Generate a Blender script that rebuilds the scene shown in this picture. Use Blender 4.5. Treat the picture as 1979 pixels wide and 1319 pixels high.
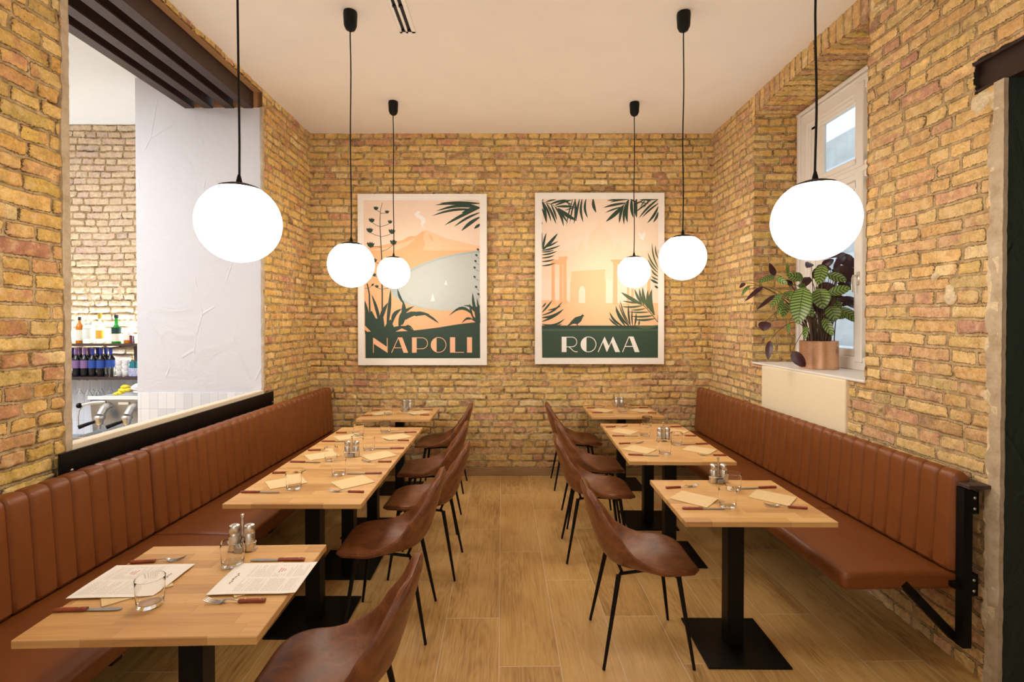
import bpy, math, random
import numpy as np
from mathutils import Vector, Matrix
from mathutils.geometry import tessellate_polygon

for _o in list(bpy.data.objects):
    bpy.data.objects.remove(_o, do_unlink=True)
SC = bpy.context.scene
COL = SC.collection
PI = math.pi

# ------------------------------------------------------------------ camera
cam_d = bpy.data.cameras.new('camera')
cam = bpy.data.objects.new('camera', cam_d)
COL.objects.link(cam)
cam.location = (0, 0, 1.667)
cam.rotation_euler = (math.radians(90 - 0.64), 0, 0)
cam_d.sensor_width = 36.0
cam_d.lens = 960.0 / 1979.0 * 36.0
cam_d.shift_x = 4.5 / 1979.0
cam_d.shift_y = -27.8 / 1979.0
cam_d.clip_start = 0.05
SC.camera = cam

# ------------------------------------------------------------------ world, exposure
SC.view_settings.view_transform = 'Standard'
SC.view_settings.look = 'None'
SC.view_settings.gamma = 1.0
SC.view_settings.use_curve_mapping = False
SC.view_settings.exposure = 0.0
W = bpy.data.worlds.new('world')
SC.world = W
W.use_nodes = True
W.node_tree.nodes['Background'].inputs[0].default_value = (0.84, 0.92, 1.0, 1)
W.node_tree.nodes['Background'].inputs[1].default_value = 1.5

def area(name, loc, rot, sx, sy, power, color):
    d = bpy.data.lights.new(name, 'AREA')
    d.shape = 'RECTANGLE'; d.size = sx; d.size_y = sy
    d.energy = power; d.color = color
    o = bpy.data.objects.new(name, d)
    COL.objects.link(o)
    o.location = loc; o.rotation_euler = rot
    return o
GLOBE_L = 23.0
GLOBE_C = (1.0, 0.90, 0.77)
# daylight of the shop front behind the camera
area('shopfront_daylight', (0.0, -2.3, 1.9), (math.radians(90), 0, 0), 3.2, 2.2, 32, (0.93, 0.95, 1.0))
# ceiling light panels of the bar room (out of sight behind the near wall / pillar)
area('bar_ceiling_light', (-4.6, 2.6, 3.70), (0, 0, 0), 2.4, 1.6, 112, (0.94, 0.97, 1.0))
area('bar_ceiling_light', (-4.4, 0.9, 3.70), (0, 0, 0), 2.4, 1.6, 90, (0.94, 0.97, 1.0))

# ------------------------------------------------------------------ helpers
def tag(o, label=None, cat=None, group=None, kind=None):
    if label: o['label'] = label
    if cat: o['category'] = cat
    if group: o['group'] = group
    if kind: o['kind'] = kind
    return o

def thing(name, label, cat, loc=(0, 0, 0), rz=0.0, group=None):
    o = bpy.data.objects.new(name, None)
    o.empty_display_size = 0.1
    COL.objects.link(o)
    o.location = loc; o.rotation_euler = (0, 0, rz)
    return tag(o, label, cat, group)

def copy_tree(o, parent=None):
    c = o.copy(); COL.objects.link(c)
    if parent: c.parent = parent
    for ch in list(o.children):
        copy_tree(ch, c)
    return c

class MB:
    def __init__(s):
        s.v = []; s.f = []; s.m = []; s.sm = []
    def add(s, vs, fs, mi=0, smooth=False):
        b = len(s.v)
        s.v.extend([tuple(p) for p in vs])
        for f in fs:
            s.f.append(tuple(i + b for i in f)); s.m.append(mi); s.sm.append(smooth)
        return s
    def box(s, x0, x1, y0, y1, z0, z1, mi=0, bev=0.0, M=None):
        if bev <= 0:
            vs = [(x, y, z) for x in (x0, x1) for y in (y0, y1) for z in (z0, z1)]
            fs = [(0,1,3,2),(4,6,7,5),(0,4,5,1),(2,3,7,6),(0,2,6,4),(1,5,7,3)]
        else:
            b = min(bev, (x1-x0)/2.01, (y1-y0)/2.01, (z1-z0)/2.01)
            vs = []; idx = {}
            for ix, (xa, xb) in enumerate(((x0, 1), (x1, -1))):
                for iy, (ya, yb) in enumerate(((y0, 1), (y1, -1))):
                    for iz, (za, zb) in enumerate(((z0, 1), (z1, -1))):
                        idx[(ix,iy,iz,0)] = len(vs); vs.append((xa, ya+yb*b, za+zb*b))
                        idx[(ix,iy,iz,1)] = len(vs); vs.append((xa+xb*b, ya, za+zb*b))
                        idx[(ix,iy,iz,2)] = len(vs); vs.append((xa+xb*b, ya+yb*b, za))
            fs = []
            def q(*k): fs.append(tuple(idx[t] for t in k))
            q((0,0,0,0),(0,0,1,0),(0,1,1,0),(0,1,0,0)); q((1,0,0,0),(1,1,0,0),(1,1,1,0),(1,0,1,0))
            q((0,0,0,1),(1,0,0,1),(1,0,1,1),(0,0,1,1)); q((0,1,0,1),(0,1,1,1),(1,1,1,1),(1,1,0,1))
            q((0,0,0,2),(0,1,0,2),(1,1,0,2),(1,0,0,2)); q((0,0,1,2),(1,0,1,2),(1,1,1,2),(0,1,1,2))
            for iz in (0,1):
                for iy in (0,1):
                    q((0,iy,iz,1),(1,iy,iz,1),(1,iy,iz,2),(0,iy,iz,2))
                for ix in (0,1):
                    q((ix,0,iz,0),(ix,1,iz,0),(ix,1,iz,2),(ix,0,iz,2))
            for ix in (0,1):
                for iy in (0,1):
                    q((ix,iy,0,0),(ix,iy,1,0),(ix,iy,1,1),(ix,iy,0,1))
                    for iz in (0,1):
                        q((ix,iy,iz,0),(ix,iy,iz,1),(ix,iy,iz,2))
        if M is not None: vs = [tuple(M @ Vector(p)) for p in vs]
        return s.add(vs, fs, mi)
    def lathe(s, prof, n=24, c=(0,0,0), mi=0, cap=True, smooth=True, M=None, sy=1.0):
        vs = []; fs = []
        for r, z in prof:
            for k in range(n):
                a = 2*PI*k/n
                vs.append((c[0]+r*math.cos(a), c[1]+sy*r*math.sin(a), c[2]+z))
        for i in range(len(prof)-1):
            for k in range(n):
                k2 = (k+1) % n
                fs.append((i*n+k, i*n+k2, (i+1)*n+k2, (i+1)*n+k))
        if M is not None: vs = [tuple(M @ Vector(p)) for p in vs]
        s.add(vs, fs, mi, smooth)
        if cap:
            s.add(vs[:n], [tuple(range(n-1, -1, -1))], mi)
            s.add(vs[-n:], [tuple(range(n))], mi)
        return s
    def tube(s, pts, r, n=8, mi=0, cap=True, r2=None, smooth=True):
        pts = [Vector(p) for p in pts]; N = len(pts)
        rs = [r + ((r2 if r2 is not None else r) - r)*i/(N-1) for i in range(N)]
        vs = []; fs = []; up = None
        for i, p in enumerate(pts):
            t = (pts[min(i+1, N-1)] - pts[max(i-1, 0)]).normalized()
            if up is None:
                a = Vector((0,0,1)) if abs(t.z) < 0.9 else Vector((1,0,0))
                up = t.cross(a).normalized()
            else:
                up = (up - t*up.dot(t)).normalized()
            w = t.cross(up)
            for k in range(n):
                a = 2*PI*k/n
                vs.append(tuple(p + up*(math.cos(a)*rs[i]) + w*(math.sin(a)*rs[i])))
        for i in range(N-1):
            for k in range(n):
                k2 = (k+1) % n
                fs.append((i*n+k, i*n+k2, (i+1)*n+k2, (i+1)*n+k))
        s.add(vs, fs, mi, smooth)
        if cap:
            s.add(vs[:n], [tuple(range(n-1, -1, -1))], mi)
            s.add(vs[-n:], [tuple(range(n))], mi)
        return s
    def grid(s, P, mi=0, smooth=True, wrapu=False, wrapv=False):
        nu = len(P); nv = len(P[0])
        vs = [p for row in P for p in row]; fs = []
        for i in range(nu - (0 if wrapu else 1)):
            for j in range(nv - (0 if wrapv else 1)):
                i2 = (i+1) % nu; j2 = (j+1) % nv
                fs.append((i*nv+j, i2*nv+j, i2*nv+j2, i*nv+j2))
        return s.add(vs, fs, mi, smooth)
    def prism(s, poly, z0, z1, mi=0, M=None, side=True):
        n = len(poly)
        vs = [(x, y, z0) for x, y in poly] + [(x, y, z1) for x, y in poly]
        tris = tessellate_polygon([[Vector((x, y, 0)) for x, y in poly]])
        fs = []
        for a, b, c in tris:
            fs.append((a+n, b+n, c+n)); fs.append((c, b, a))
        for i in range(n):
            j = (i+1) % n
            fs.append((i, j, j+n, i+n))
        if M is not None: vs = [tuple(M @ Vector(p)) for p in vs]
        return s.add(vs, fs, mi)
    def build(s, name, mats, parent=None, loc=None, recalc=True, label=None, sharp=38):
        me = bpy.data.meshes.new(name)
        me.from_pydata(s.v, [], s.f)
        if not isinstance(mats, (list, tuple)): mats = [mats]
        for m in mats: me.materials.append(m)
        me.polygons.foreach_set('material_index', s.m)
        me.polygons.foreach_set('use_smooth', s.sm)
        me.update()
        if recalc:
            import bmesh
            bm = bmesh.new(); bm.from_mesh(me)
            bmesh.ops.recalc_face_normals(bm, faces=bm.faces)
            bm.to_mesh(me); bm.free()
        if sharp and any(s.sm): me.set_sharp_from_angle(angle=math.radians(sharp))
        o = bpy.data.objects.new(name, me)
        COL.objects.link(o)
        if parent: o.parent = parent
        if loc: o.location = loc
        if label: o['label'] = label
        return o

# ------------------------------------------------------------------ materials
def srgb(r, g, b):
    f = lambda c: (c/255/12.92) if c/255 <= 0.04045 else ((c/255+0.055)/1.055)**2.4
    return (f(r), f(g), f(b), 1)

class NT:
    def __init__(s, name):
        s.mat = bpy.data.materials.new(name); s.mat.use_nodes = True
        s.t = s.mat.node_tree; s.bsdf = s.t.nodes['Principled BSDF']
    def n(s, typ, **kw):
        nd = s.t.nodes.new(typ)
        for k, v in kw.items(): setattr(nd, k, v)
        return nd
    def l(s, a, b): s.t.links.new(a, b)
    def put(s, sock, v):
        if hasattr(v, 'is_output') or hasattr(v, 'links'): s.l(v, sock)
        else: sock.default_value = v
    def math(s, op, a, b=None, c=None):
        nd = s.n('ShaderNodeMath', operation=op)
        s.put(nd.inputs[0], a)
        if b is not None: s.put(nd.inputs[1], b)
        if c is not None: s.put(nd.inputs[2], c)
        return nd.outputs[0]
    def mix(s, f, a, b, mode='MIX'):
        nd = s.n('ShaderNodeMix', data_type='RGBA', blend_type=mode)
        s.put(nd.inputs[0], f); s.put(nd.inputs[6], a); s.put(nd.inputs[7], b)
        return nd.outputs[2]
    def noise(s, vec, scale, detail=4, rough=0.6, dist=0.0):
        nd = s.n('ShaderNodeTexNoise')
        if vec is not None: s.l(vec, nd.inputs['Vector'])
        nd.inputs['Scale'].default_value = scale; nd.inputs['Detail'].default_value = detail
        nd.inputs['Roughness'].default_value = rough; nd.inputs['Distortion'].default_value = dist
        return nd.outputs[0]
    def ramp(s, f, stops, interp='LINEAR'):
        nd = s.n('ShaderNodeValToRGB'); s.l(f, nd.inputs[0])
        cr = nd.color_ramp; cr.interpolation = interp
        while len(cr.elements) < len(stops): cr.elements.new(0.5)
        for e, (p, c) in zip(cr.elements, stops):
            e.position = p; e.color = c if len(c) == 4 else (*c, 1)
        return nd.outputs[0]
    def rng(s, v, a, b, c, d, smooth=False):
        nd = s.n('ShaderNodeMapRange')
        if smooth: nd.interpolation_type = 'SMOOTHSTEP'
        s.put(nd.inputs[0], v)
        for i, q in enumerate((a, b, c, d)): nd.inputs[i+1].default_value = q
        return nd.outputs[0]
    def comb(s, x, y, z):
        nd = s.n('ShaderNodeCombineXYZ')
        for i, q in enumerate((x, y, z)): s.put(nd.inputs[i], q)
        return nd.outputs[0]
    def sep(s, v):
        nd = s.n('ShaderNodeSeparateXYZ'); s.l(v, nd.inputs[0]); return nd.outputs
    def obj(s): return s.n('ShaderNodeTexCoord').outputs['Object']
    def mapping(s, v, scale=(1,1,1), rot=(0,0,0), loc=(0,0,0)):
        nd = s.n('ShaderNodeMapping'); s.l(v, nd.inputs[0])
        nd.inputs['Scale'].default_value = scale; nd.inputs['Rotation'].default_value = rot
        nd.inputs['Location'].default_value = loc
        return nd.outputs[0]
    def bump(s, h, strength=0.5, dist=0.01):
        nd = s.n('ShaderNodeBump'); nd.inputs['Strength'].default_value = strength
        nd.inputs['Distance'].default_value = dist; s.l(h, nd.inputs['Height'])
        s.l(nd.outputs[0], s.bsdf.inputs['Normal']); return nd
    def set(s, **kw):
        for k, v in kw.items(): s.put(s.bsdf.inputs[k.replace('_', ' ')], v)
        return s

def simple(name, col, rough=0.5, metal=0.0, noise_amt=0.06, scale=30, bump=0.0, **kw):
    t = NT(name); o = t.obj()
    nz = t.noise(o, scale, 3)
    f = t.rng(nz, 0.3, 0.7, 1-noise_amt, 1+noise_amt)
    c = t.mix(1.0, col, t.comb(f, f, f), 'MULTIPLY')
    t.set(Base_Color=c, Roughness=rough, Metallic=metal)
    for k, v in kw.items(): t.put(t.bsdf.inputs[k.replace('_', ' ')], v)
    if bump: t.bump(nz, bump, 0.002)
    return t.mat

M = {}
def mk_materials():
    # ---- brick
    t = NT('brick'); o = t.obj()
    at = t.n('ShaderNodeAttribute', attribute_name='bcol')
    n1 = t.noise(o, 90, 5, 0.7); n2 = t.noise(o, 22, 5, 0.65); n3 = t.noise(o, 6, 3)
    a = t.math('ADD', at.outputs['Alpha'], t.rng(n1, 0.25, 0.75, -0.16, 0.16))
    mask = t.rng(a, 0.46, 0.56, 0, 1, True)
    v = t.math('MULTIPLY', t.rng(n1, 0.25, 0.75, 0.74, 1.24), t.rng(n2, 0.3, 0.7, 0.76, 1.22))
    bc = t.mix(1.0, at.outputs['Color'], t.comb(v, v, v), 'MULTIPLY')
    # lime smears on the faces, random dark brown spots
    sm = t.rng(t.math('ADD', n2, t.math('MULTIPLY', n3, 0.7)), 0.86, 1.06, 0, 0.6, True)
    bc = t.mix(sm, bc, srgb(218, 192, 148))
    pit = t.rng(t.noise(o, 55, 3, 0.5, 0.6), 0.66, 0.74, 0, 0.55, True)
    bc = t.mix(pit, bc, srgb(110, 75, 42))
    mort = t.mix(t.rng(n2, 0.35, 0.68, 0, 1), srgb(158, 132, 94), srgb(208, 182, 138))
    crack = t.math('MULTIPLY', t.rng(a, 0.40, 0.48, 0, 1, True), t.rng(t.noise(o, 7, 2), 0.40, 0.54, 0.0, 0.95, True))
    mort = t.mix(crack, mort, srgb(70, 46, 28))
    c = t.mix(mask, mort, bc)
    t.set(Base_Color=c, Roughness=0.92)
    t.bsdf.inputs['Specular IOR Level'].default_value = 0.25
    h = t.math('ADD', t.math('MULTIPLY', n1, 0.5), t.math('ADD', t.math('MULTIPLY', n2, 0.7), t.math('MULTIPLY', mask, 0.7)))
    t.bump(h, 0.85, 0.007)
    M['brick'] = t.mat
    # ---- plain paints
    M['ceiling'] = simple('ceiling_paint', srgb(238, 231, 222), 0.9, noise_amt=0.015, scale=4, bump=0.03)
    def plaster(name, col, bs=0.5):
        t = NT(name); o = t.obj()
        n = t.noise(o, 3.0, 6, 0.62, 1.5)
        w = t.n('ShaderNodeTexVoronoi', feature='DISTANCE_TO_EDGE'); w.inputs['Scale'].default_value = 2.6
        t.l(t.mapping(o, (1, 1, 0.45), (0.3, 0.5, 0.8)), w.inputs['Vector'])
        edge = t.rng(w.outputs[0], 0.0, 0.02, 1, 0, True)
        edge = t.math('MULTIPLY', edge, t.rng(t.noise(o, 4, 2), 0.5, 0.6, 0, 1, True))
        h = t.math('ADD', t.math('MULTIPLY', n, 1.0), t.math('MULTIPLY', edge, 0.3))
        h = t.math('ADD', h, t.math('MULTIPLY', t.noise(o, 60, 3), 0.05))
        t.set(Base_Color=col, Roughness=0.85); t.bump(h, bs, 0.02)
        return t.mat
    M['white_plaster'] = plaster('white_rough_plaster', srgb(212, 212, 217))
    M['cream_plaster'] = plaster('cream_plaster', srgb(240, 226, 196), 0.25)
    M['green_wall'] = plaster('dark_green_plaster', srgb(38, 50, 40), 0.9)
    t = NT('lime_plaster_edge'); o = t.obj(); n = t.noise(o, 14, 6, 0.7)
    t.set(Base_Color=t.mix(t.rng(n, 0.3, 0.7, 0, 1), srgb(168, 146, 116), srgb(205, 188, 162)), Roughness=0.95); t.bump(n, 0.8, 0.01)
    M['edge_plaster'] = t.mat
    M['steel_dark'] = simple('painted_dark_steel', srgb(64, 44, 40), 0.55, 0.0, 0.15, 12, 0.1)
    M['steel_lintel'] = simple('brown_steel', srgb(52, 34, 26), 0.5, 0.2, 0.2, 12, 0.1)
    M['black'] = simple('black_powder_coat', srgb(13, 11, 11), 0.45, 0.0, 0.1, 40)
    M['black_gloss'] = simple('black_panel', srgb(11, 9, 8), 0.4, 0.0, 0.15, 5)
    M['white_paint'] = simple('white_window_paint', srgb(238, 234, 228), 0.4, 0, 0.01)
    M['sill'] = simple('white_sill', srgb(232, 230, 226), 0.5, 0, 0.04, 25, 0.05)
    M['ledge'] = simple('pale_ledge', srgb(228, 214, 190), 0.5, 0, 0.04, 25)
    M['chrome'] = simple('polished_steel', srgb(215, 212, 205), 0.3, 1.0, 0.02)
    M['steel'] = simple('brushed_steel', srgb(170, 176, 184), 0.32, 1.0, 0.05, 60)
    for _k in ('black', 'black_gloss'): M[_k].node_tree.nodes['Principled BSDF'].inputs['Specular IOR Level'].default_value = 0.22
    t = NT('brushed_copper'); o = t.obj()
    n = t.noise(t.mapping(o, (6, 6, 60)), 4, 4)
    t.set(Base_Color=t.mix(t.rng(n, 0.3, 0.7, 0, 1), srgb(204, 158, 128), srgb(226, 184, 152)), Roughness=0.32, Metallic=0.85)
    M['copper'] = t.mat
    M['soil'] = simple('potting_soil', srgb(50, 36, 26), 0.95, 0, 0.3, 60, 0.5)
    M['kraft'] = simple('kraft_paper', srgb(226, 198, 148), 0.8, 0, 0.05, 60)
    M['paper'] = simple('menu_paper', srgb(244, 240, 236), 0.7, 0, 0.01)
    M['ink'] = simple('grey_ink', srgb(196, 188, 184), 0.7)
    M['ink_dark'] = simple('dark_ink', srgb(140, 132, 130), 0.7)
    M['ink_red'] = simple('red_ink', srgb(206, 140, 130), 0.7)
    M['handle'] = simple('redwood_handle', srgb(136, 58, 34), 0.35, 0, 0.25, 45)
    # ---- glass
    t = NT('clear_glass')
    t.set(Base_Color=(1, 1, 1, 1), Roughness=0.0, IOR=1.45); t.bsdf.inputs['Transmission Weight'].default_value = 1.0; t.bsdf.inputs['IOR'].default_value = 1.3
    M['glass'] = t.mat
    t = NT('window_glass')
    tr = t.n('ShaderNodeBsdfTransparent'); tr.inputs[0].default_value = (0.93, 0.96, 0.97, 1); gl = t.n('ShaderNodeBsdfGlossy'); gl.inputs['Roughness'].default_value = 0.02
    mx = t.n('ShaderNodeMixShader'); mx.inputs[0].default_value = 0.06; t.l(tr.outputs[0], mx.inputs[1]); t.l(gl.outputs[0], mx.inputs[2])
    t.l(mx.outputs[0], t.t.nodes['Material Output'].inputs[0])
    M['pane'] = t.mat
    # ---- opal globe
    t = NT('opal_globe_lit')
    t.set(Base_Color=(0.9, 0.9, 0.88, 1), Roughness=0.2)
    t.bsdf.inputs['Emission Color'].default_value = (*GLOBE_C, 1)
    t.bsdf.inputs['Emission Strength'].default_value = GLOBE_L
    M['globe'] = t.mat
    # ---- leather
    def leather(name, c1, c2, rough, s1=6, amt=1.0):
        t = NT(name); o = t.obj()
        n = t.noise(o, s1, 6, 0.68, 0.8); n2 = t.noise(o, 300, 2)
        t.set(Base_Color=t.mix(t.rng(n, 0.38, 0.64, 0, amt), c1, c2), Roughness=rough)
        v = t.n('ShaderNodeTexVoronoi'); v.inputs['Scale'].default_value = 420; t.l(o, v.inputs['Vector'])
        t.bump(t.math('ADD', v.outputs[0], n2), 0.12, 0.001)
        return t.mat
    M['chair_leather'] = leather('worn_brown_leather', srgb(106, 60, 33), srgb(150, 93, 54), 0.40, 12, 0.85)
    M['bench_leather'] = leather('cognac_leatherette', srgb(120, 65, 25), srgb(128, 71, 29), 0.40, 3)
    M['seam'] = simple('dark_seam', srgb(60, 28, 14), 0.7)
    # ---- floor: wood-look plank tiles
    t = NT('oak_plank_tiles'); o = t.obj()
    r = t.mapping(o, rot=(0, 0, math.radians(-0.9)), loc=(0.0, 0, 0))
    x, y, z = t.sep(r)
    cx = t.math('DIVIDE', t.math('ADD', x, 0.014), 0.297)
    col = t.math('FLOOR', cx); fx = t.math('FRACT', cx)
    yy = t.math('DIVIDE', t.math('ADD', t.math('SUBTRACT', y, 3.566), t.math('MULTIPLY', col, 0.395)), 1.19)
    row = t.math('FLOOR', yy); fy = t.math('FRACT', yy)
    dx = t.math('MULTIPLY', t.math('MINIMUM', fx, t.math('SUBTRACT', 1.0, fx)), 0.297)
    dy = t.math('MULTIPLY', t.math('MINIMUM', fy, t.math('SUBTRACT', 1.0, fy)), 1.19)
    d = t.math('MINIMUM', dx, dy)
    wn = t.n('ShaderNodeTexWhiteNoise', noise_dimensions='2D'); t.l(t.comb(col, row, 0.0), wn.inputs['Vector'])
    rnd = wn.outputs['Value']
    off = t.comb(t.math('MULTIPLY', rnd, 37.0), t.math('MULTIPLY', rnd, 61.0), rnd)
    pv = t.n('ShaderNodeVectorMath', operation='ADD'); t.l(r, pv.inputs[0]); t.l(off, pv.inputs[1])
    g1 = t.noise(t.mapping(pv.outputs[0], (7, 0.9, 1)), 1.0, 3, 0.5, 0.4)
    rings = t.math('SINE', t.math('MULTIPLY', g1, 95.0))
    fine = t.noise(t.mapping(pv.outputs[0], (110, 3.0, 1)), 1.0, 4, 0.6)
    blot = t.noise(t.mapping(pv.outputs[0], (4, 1.2, 1)), 1.3, 3, 0.6)
    f = t.math('ADD', t.math('MULTIPLY', rings, 0.07), t.math('ADD', t.math('MULTIPLY', t.math('SUBTRACT', fine, 0.5), 0.85), t.math('MULTIPLY', t.math('SUBTRACT', blot, 0.5), 0.9)))
    f = t.math('ADD', f, t.math('MULTIPLY', t.math('SUBTRACT', rnd, 0.5), 0.25))
    f = t.rng(f, -0.4, 0.4, 0, 1)
    wc = t.ramp(f, [(0.0, srgb(146, 108, 58)), (0.45, srgb(198, 156, 94)), (1.0, srgb(220, 180, 118))])
    gm = t.rng(d, 0.0010, 0.0018, 1, 0)
    c = t.mix(gm, wc, srgb(226, 208, 176))
    t.set(Base_Color=c, Roughness=t.rng(fine, 0.3, 0.7, 0.36, 0.5))
    t.bump(t.math('SUBTRACT', t.math('MULTIPLY', fine, 0.2), gm), 0.25, 0.002)
    M['floor'] = t.mat
    t = NT('wood_look_baseboard'); o = t.obj()
    g = t.noise(t.mapping(o, (2, 2, 60)), 1.5, 4, 0.6, 0.5)
    t.set(Base_Color=t.ramp(g, [(0.3, srgb(138, 104, 64)), (0.7, srgb(176, 142, 98))]), Roughness=0.5)
    M['baseboard'] = t.mat
    # ---- butcher-block oak top, staves along X
    t = NT('oak_butcher_block'); o = t.obj()
    oi = t.n('ShaderNodeObjectInfo')
    x, y, z = t.sep(o)
    ry = t.math('DIVIDE', t.math('ADD', y, t.math('MULTIPLY', oi.outputs['Random'], 0.3)), 0.058)
    st = t.math('FLOOR', ry); fyy = t.math('FRACT', ry)
    wa = t.n('ShaderNodeTexWhiteNoise', noise_dimensions='2D'); t.l(t.comb(st, t.math('MULTIPLY', oi.outputs['Random'], 50.0), 0.0), wa.inputs['Vector'])
    xx = t.math('DIVIDE', t.math('ADD', x, t.math('MULTIPLY', wa.outputs['Value'], 3.0)), 0.36)
    ln = t.math('FLOOR', xx); fxx = t.math('FRACT', xx)
    wb = t.n('ShaderNodeTexWhiteNoise', noise_dimensions='3D'); t.l(t.comb(st, ln, t.math('MULTIPLY', oi.outputs['Random'], 90.0)), wb.inputs['Vector'])
    rv = wb.outputs['Value']
    ov = t.n('ShaderNodeVectorMath', operation='ADD'); t.l(o, ov.inputs[0]); t.l(t.comb(t.math('MULTIPLY', rv, 20.0), t.math('MULTIPLY', rv, 33.0), 0.0), ov.inputs[1])
    gr = t.noise(t.mapping(ov.outputs[0], (3, 70, 70)), 1.0, 4, 0.6, 0.3)
    gr2 = t.noise(t.mapping(ov.outputs[0], (4, 12, 12)), 1.0, 3, 0.5, 0.5)
    f = t.math('ADD', t.math('MULTIPLY', t.math('POWER', rv, 2.2), 0.55), t.math('ADD', t.math('MULTIPLY', t.math('SUBTRACT', gr, 0.5), 0.7), t.math('MULTIPLY', t.math('SUBTRACT', gr2, 0.5), 0.5)))
    wc = t.ramp(t.rng(f, -0.15, 0.85, 0, 1), [(0.0, srgb(222, 178, 118)), (0.4, srgb(206, 158, 98)), (1.0, srgb(160, 112, 66))])
    dd = t.math('MINIMUM', t.math('MULTIPLY', t.math('MINIMUM', fyy, t.math('SUBTRACT', 1.0, fyy)), 0.058), t.math('MULTIPLY', t.math('MINIMUM', fxx, t.math('SUBTRACT', 1.0, fxx)), 0.36))
    t.set(Base_Color=t.mix(t.rng(dd, 0.0, 0.0012, 0.35, 0), wc, srgb(120, 78, 40)), Roughness=0.42)
    t.bump(gr, 0.06, 0.001)
    M['oak'] = t.mat
    t = NT('dark_wood_shelf'); o = t.obj(); g = t.noise(t.mapping(o, (2, 2, 40)), 1.5, 4)
    t.set(Base_Color=t.ramp(g, [(0.3, srgb(52, 38, 36)), (0.7, srgb(76, 58, 54))]), Roughness=0.5)
    M['shelf'] = t.mat
    # ---- white zellige tiles
    t = NT('white_glazed_tiles'); o = t.obj()
    b = t.n('ShaderNodeTexBrick'); b.offset = 0.0; b.inputs['Scale'].default_value = 1.0
    b.inputs['Brick Width'].default_value = 0.075; b.inputs['Row Height'].default_value = 0.15
    b.inputs['Mortar Size'].default_value = 0.0015
    b.inputs['Color1'].default_value = srgb(214, 216, 222); b.inputs['Color2'].default_value = srgb(236, 236, 238)
    b.inputs['Mortar'].default_value = srgb(190, 192, 196)
    x, y, z = t.sep(o); t.l(t.comb(x, z, 0.0), b.inputs['Vector'])
    t.set(Base_Color=b.outputs[0], Roughness=0.25)
    M['tile'] = t.mat
    # ---- calathea leaf: needs UV (u along, v across -1..1 as 0..1)
    t = NT('calathea_leaf')
    uv = t.n('ShaderNodeUVMap').outputs[0]
    u, v, _ = t.sep(uv)
    av = t.math('ABSOLUTE', t.math('SUBTRACT', v, 0.5))
    ph = t.math('SINE', t.math('MULTIPLY', t.math('SUBTRACT', u, t.math('MULTIPLY', av, 0.36)), 42.0))
    stripe = t.rng(ph, 0.0, 0.7, 0, 1, True)
    mid = t.rng(av, 0.01, 0.03, 1, 0, True); rim = t.rng(av, 0.40, 0.5, 0, 1, True)
    c = t.mix(stripe, srgb(134, 162, 78), srgb(30, 58, 30))
    c = t.mix(t.math('MULTIPLY', rim, 0.7), c, srgb(40, 72, 34)); c = t.mix(mid, c, srgb(60, 84, 40))
    gm = t.n('ShaderNodeNewGeometry')
    c = t.mix(gm.outputs['Backfacing'], c, srgb(60, 26, 34))
    t.set(Base_Color=c, Roughness=0.38)
    M['leaf'] = t.mat
    M['stem'] = simple('leaf_stem', srgb(86, 62, 36), 0.5, 0, 0.2, 30)
    # ---- facade outside
    M['facade'] = simple('grey_courtyard_wall', srgb(206, 208, 206), 0.9, 0, 0.12, 3)
    M['facade_white'] = simple('white_courtyard_trim', srgb(226, 230, 234), 0.8)
def flat(name, rgb, rough=0.75, **kw):
    if name not in M: M[name] = simple(name, srgb(*rgb), rough, 0, 0.015, 20, **kw)
    return M[name]
mk_materials()

# ------------------------------------------------------------------ brick relief
def _h(xi, yi, seed):
    x = (xi.astype(np.int64)*374761393 + yi.astype(np.int64)*668265263 + seed*2147483647) & 0xffffffff
    x = ((x ^ (x >> 13)) * 1274126177) & 0xffffffff
    x = (x ^ (x >> 16)) & 0xffffffff
    return x / 4294967296.0
def vn(x, y, seed):
    xi = np.floor(x); yi = np.floor(y); fx = x-xi; fy = y-yi
    fx = fx*fx*(3-2*fx); fy = fy*fy*(3-2*fy)
    a = _h(xi, yi, seed); b = _h(xi+1, yi, seed); c = _h(xi, yi+1, seed); d = _h(xi+1, yi+1, seed)
    return (a*(1-fx)+b*fx)*(1-fy)+(c*(1-fx)+d*fx)*fy
def fbm(x, y, seed, o=3):
    s = 0; a = 0.5; t = 0
    for k in range(o):
        s = s + a*vn(x*2**k, y*2**k, seed+k*17); t += a; a *= 0.5
    return s/t
def sstep(x, a, b):
    t = np.clip((x-a)/(b-a), 0, 1); return t*t*(3-2*t)

PAL = np.array([srgb(*c)[:3] for c in ((224,184,112),(230,194,124),(216,170,98),(212,166,112),(218,182,100),(202,150,108),(194,138,108),(200,172,106),(234,206,148),(170,128,90))])
PALW = np.array([0.21,0.16,0.17,0.14,0.12,0.07,0.03,0.05,0.03,0.02]); PALW = PALW/PALW.sum()
_r = random.Random(5)
ROWS = [0.0]
while ROWS[-1] < 4.2: ROWS.append(ROWS[-1] + _r.uniform(0.068, 0.077))
ROWS = np.array(ROWS)

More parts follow.
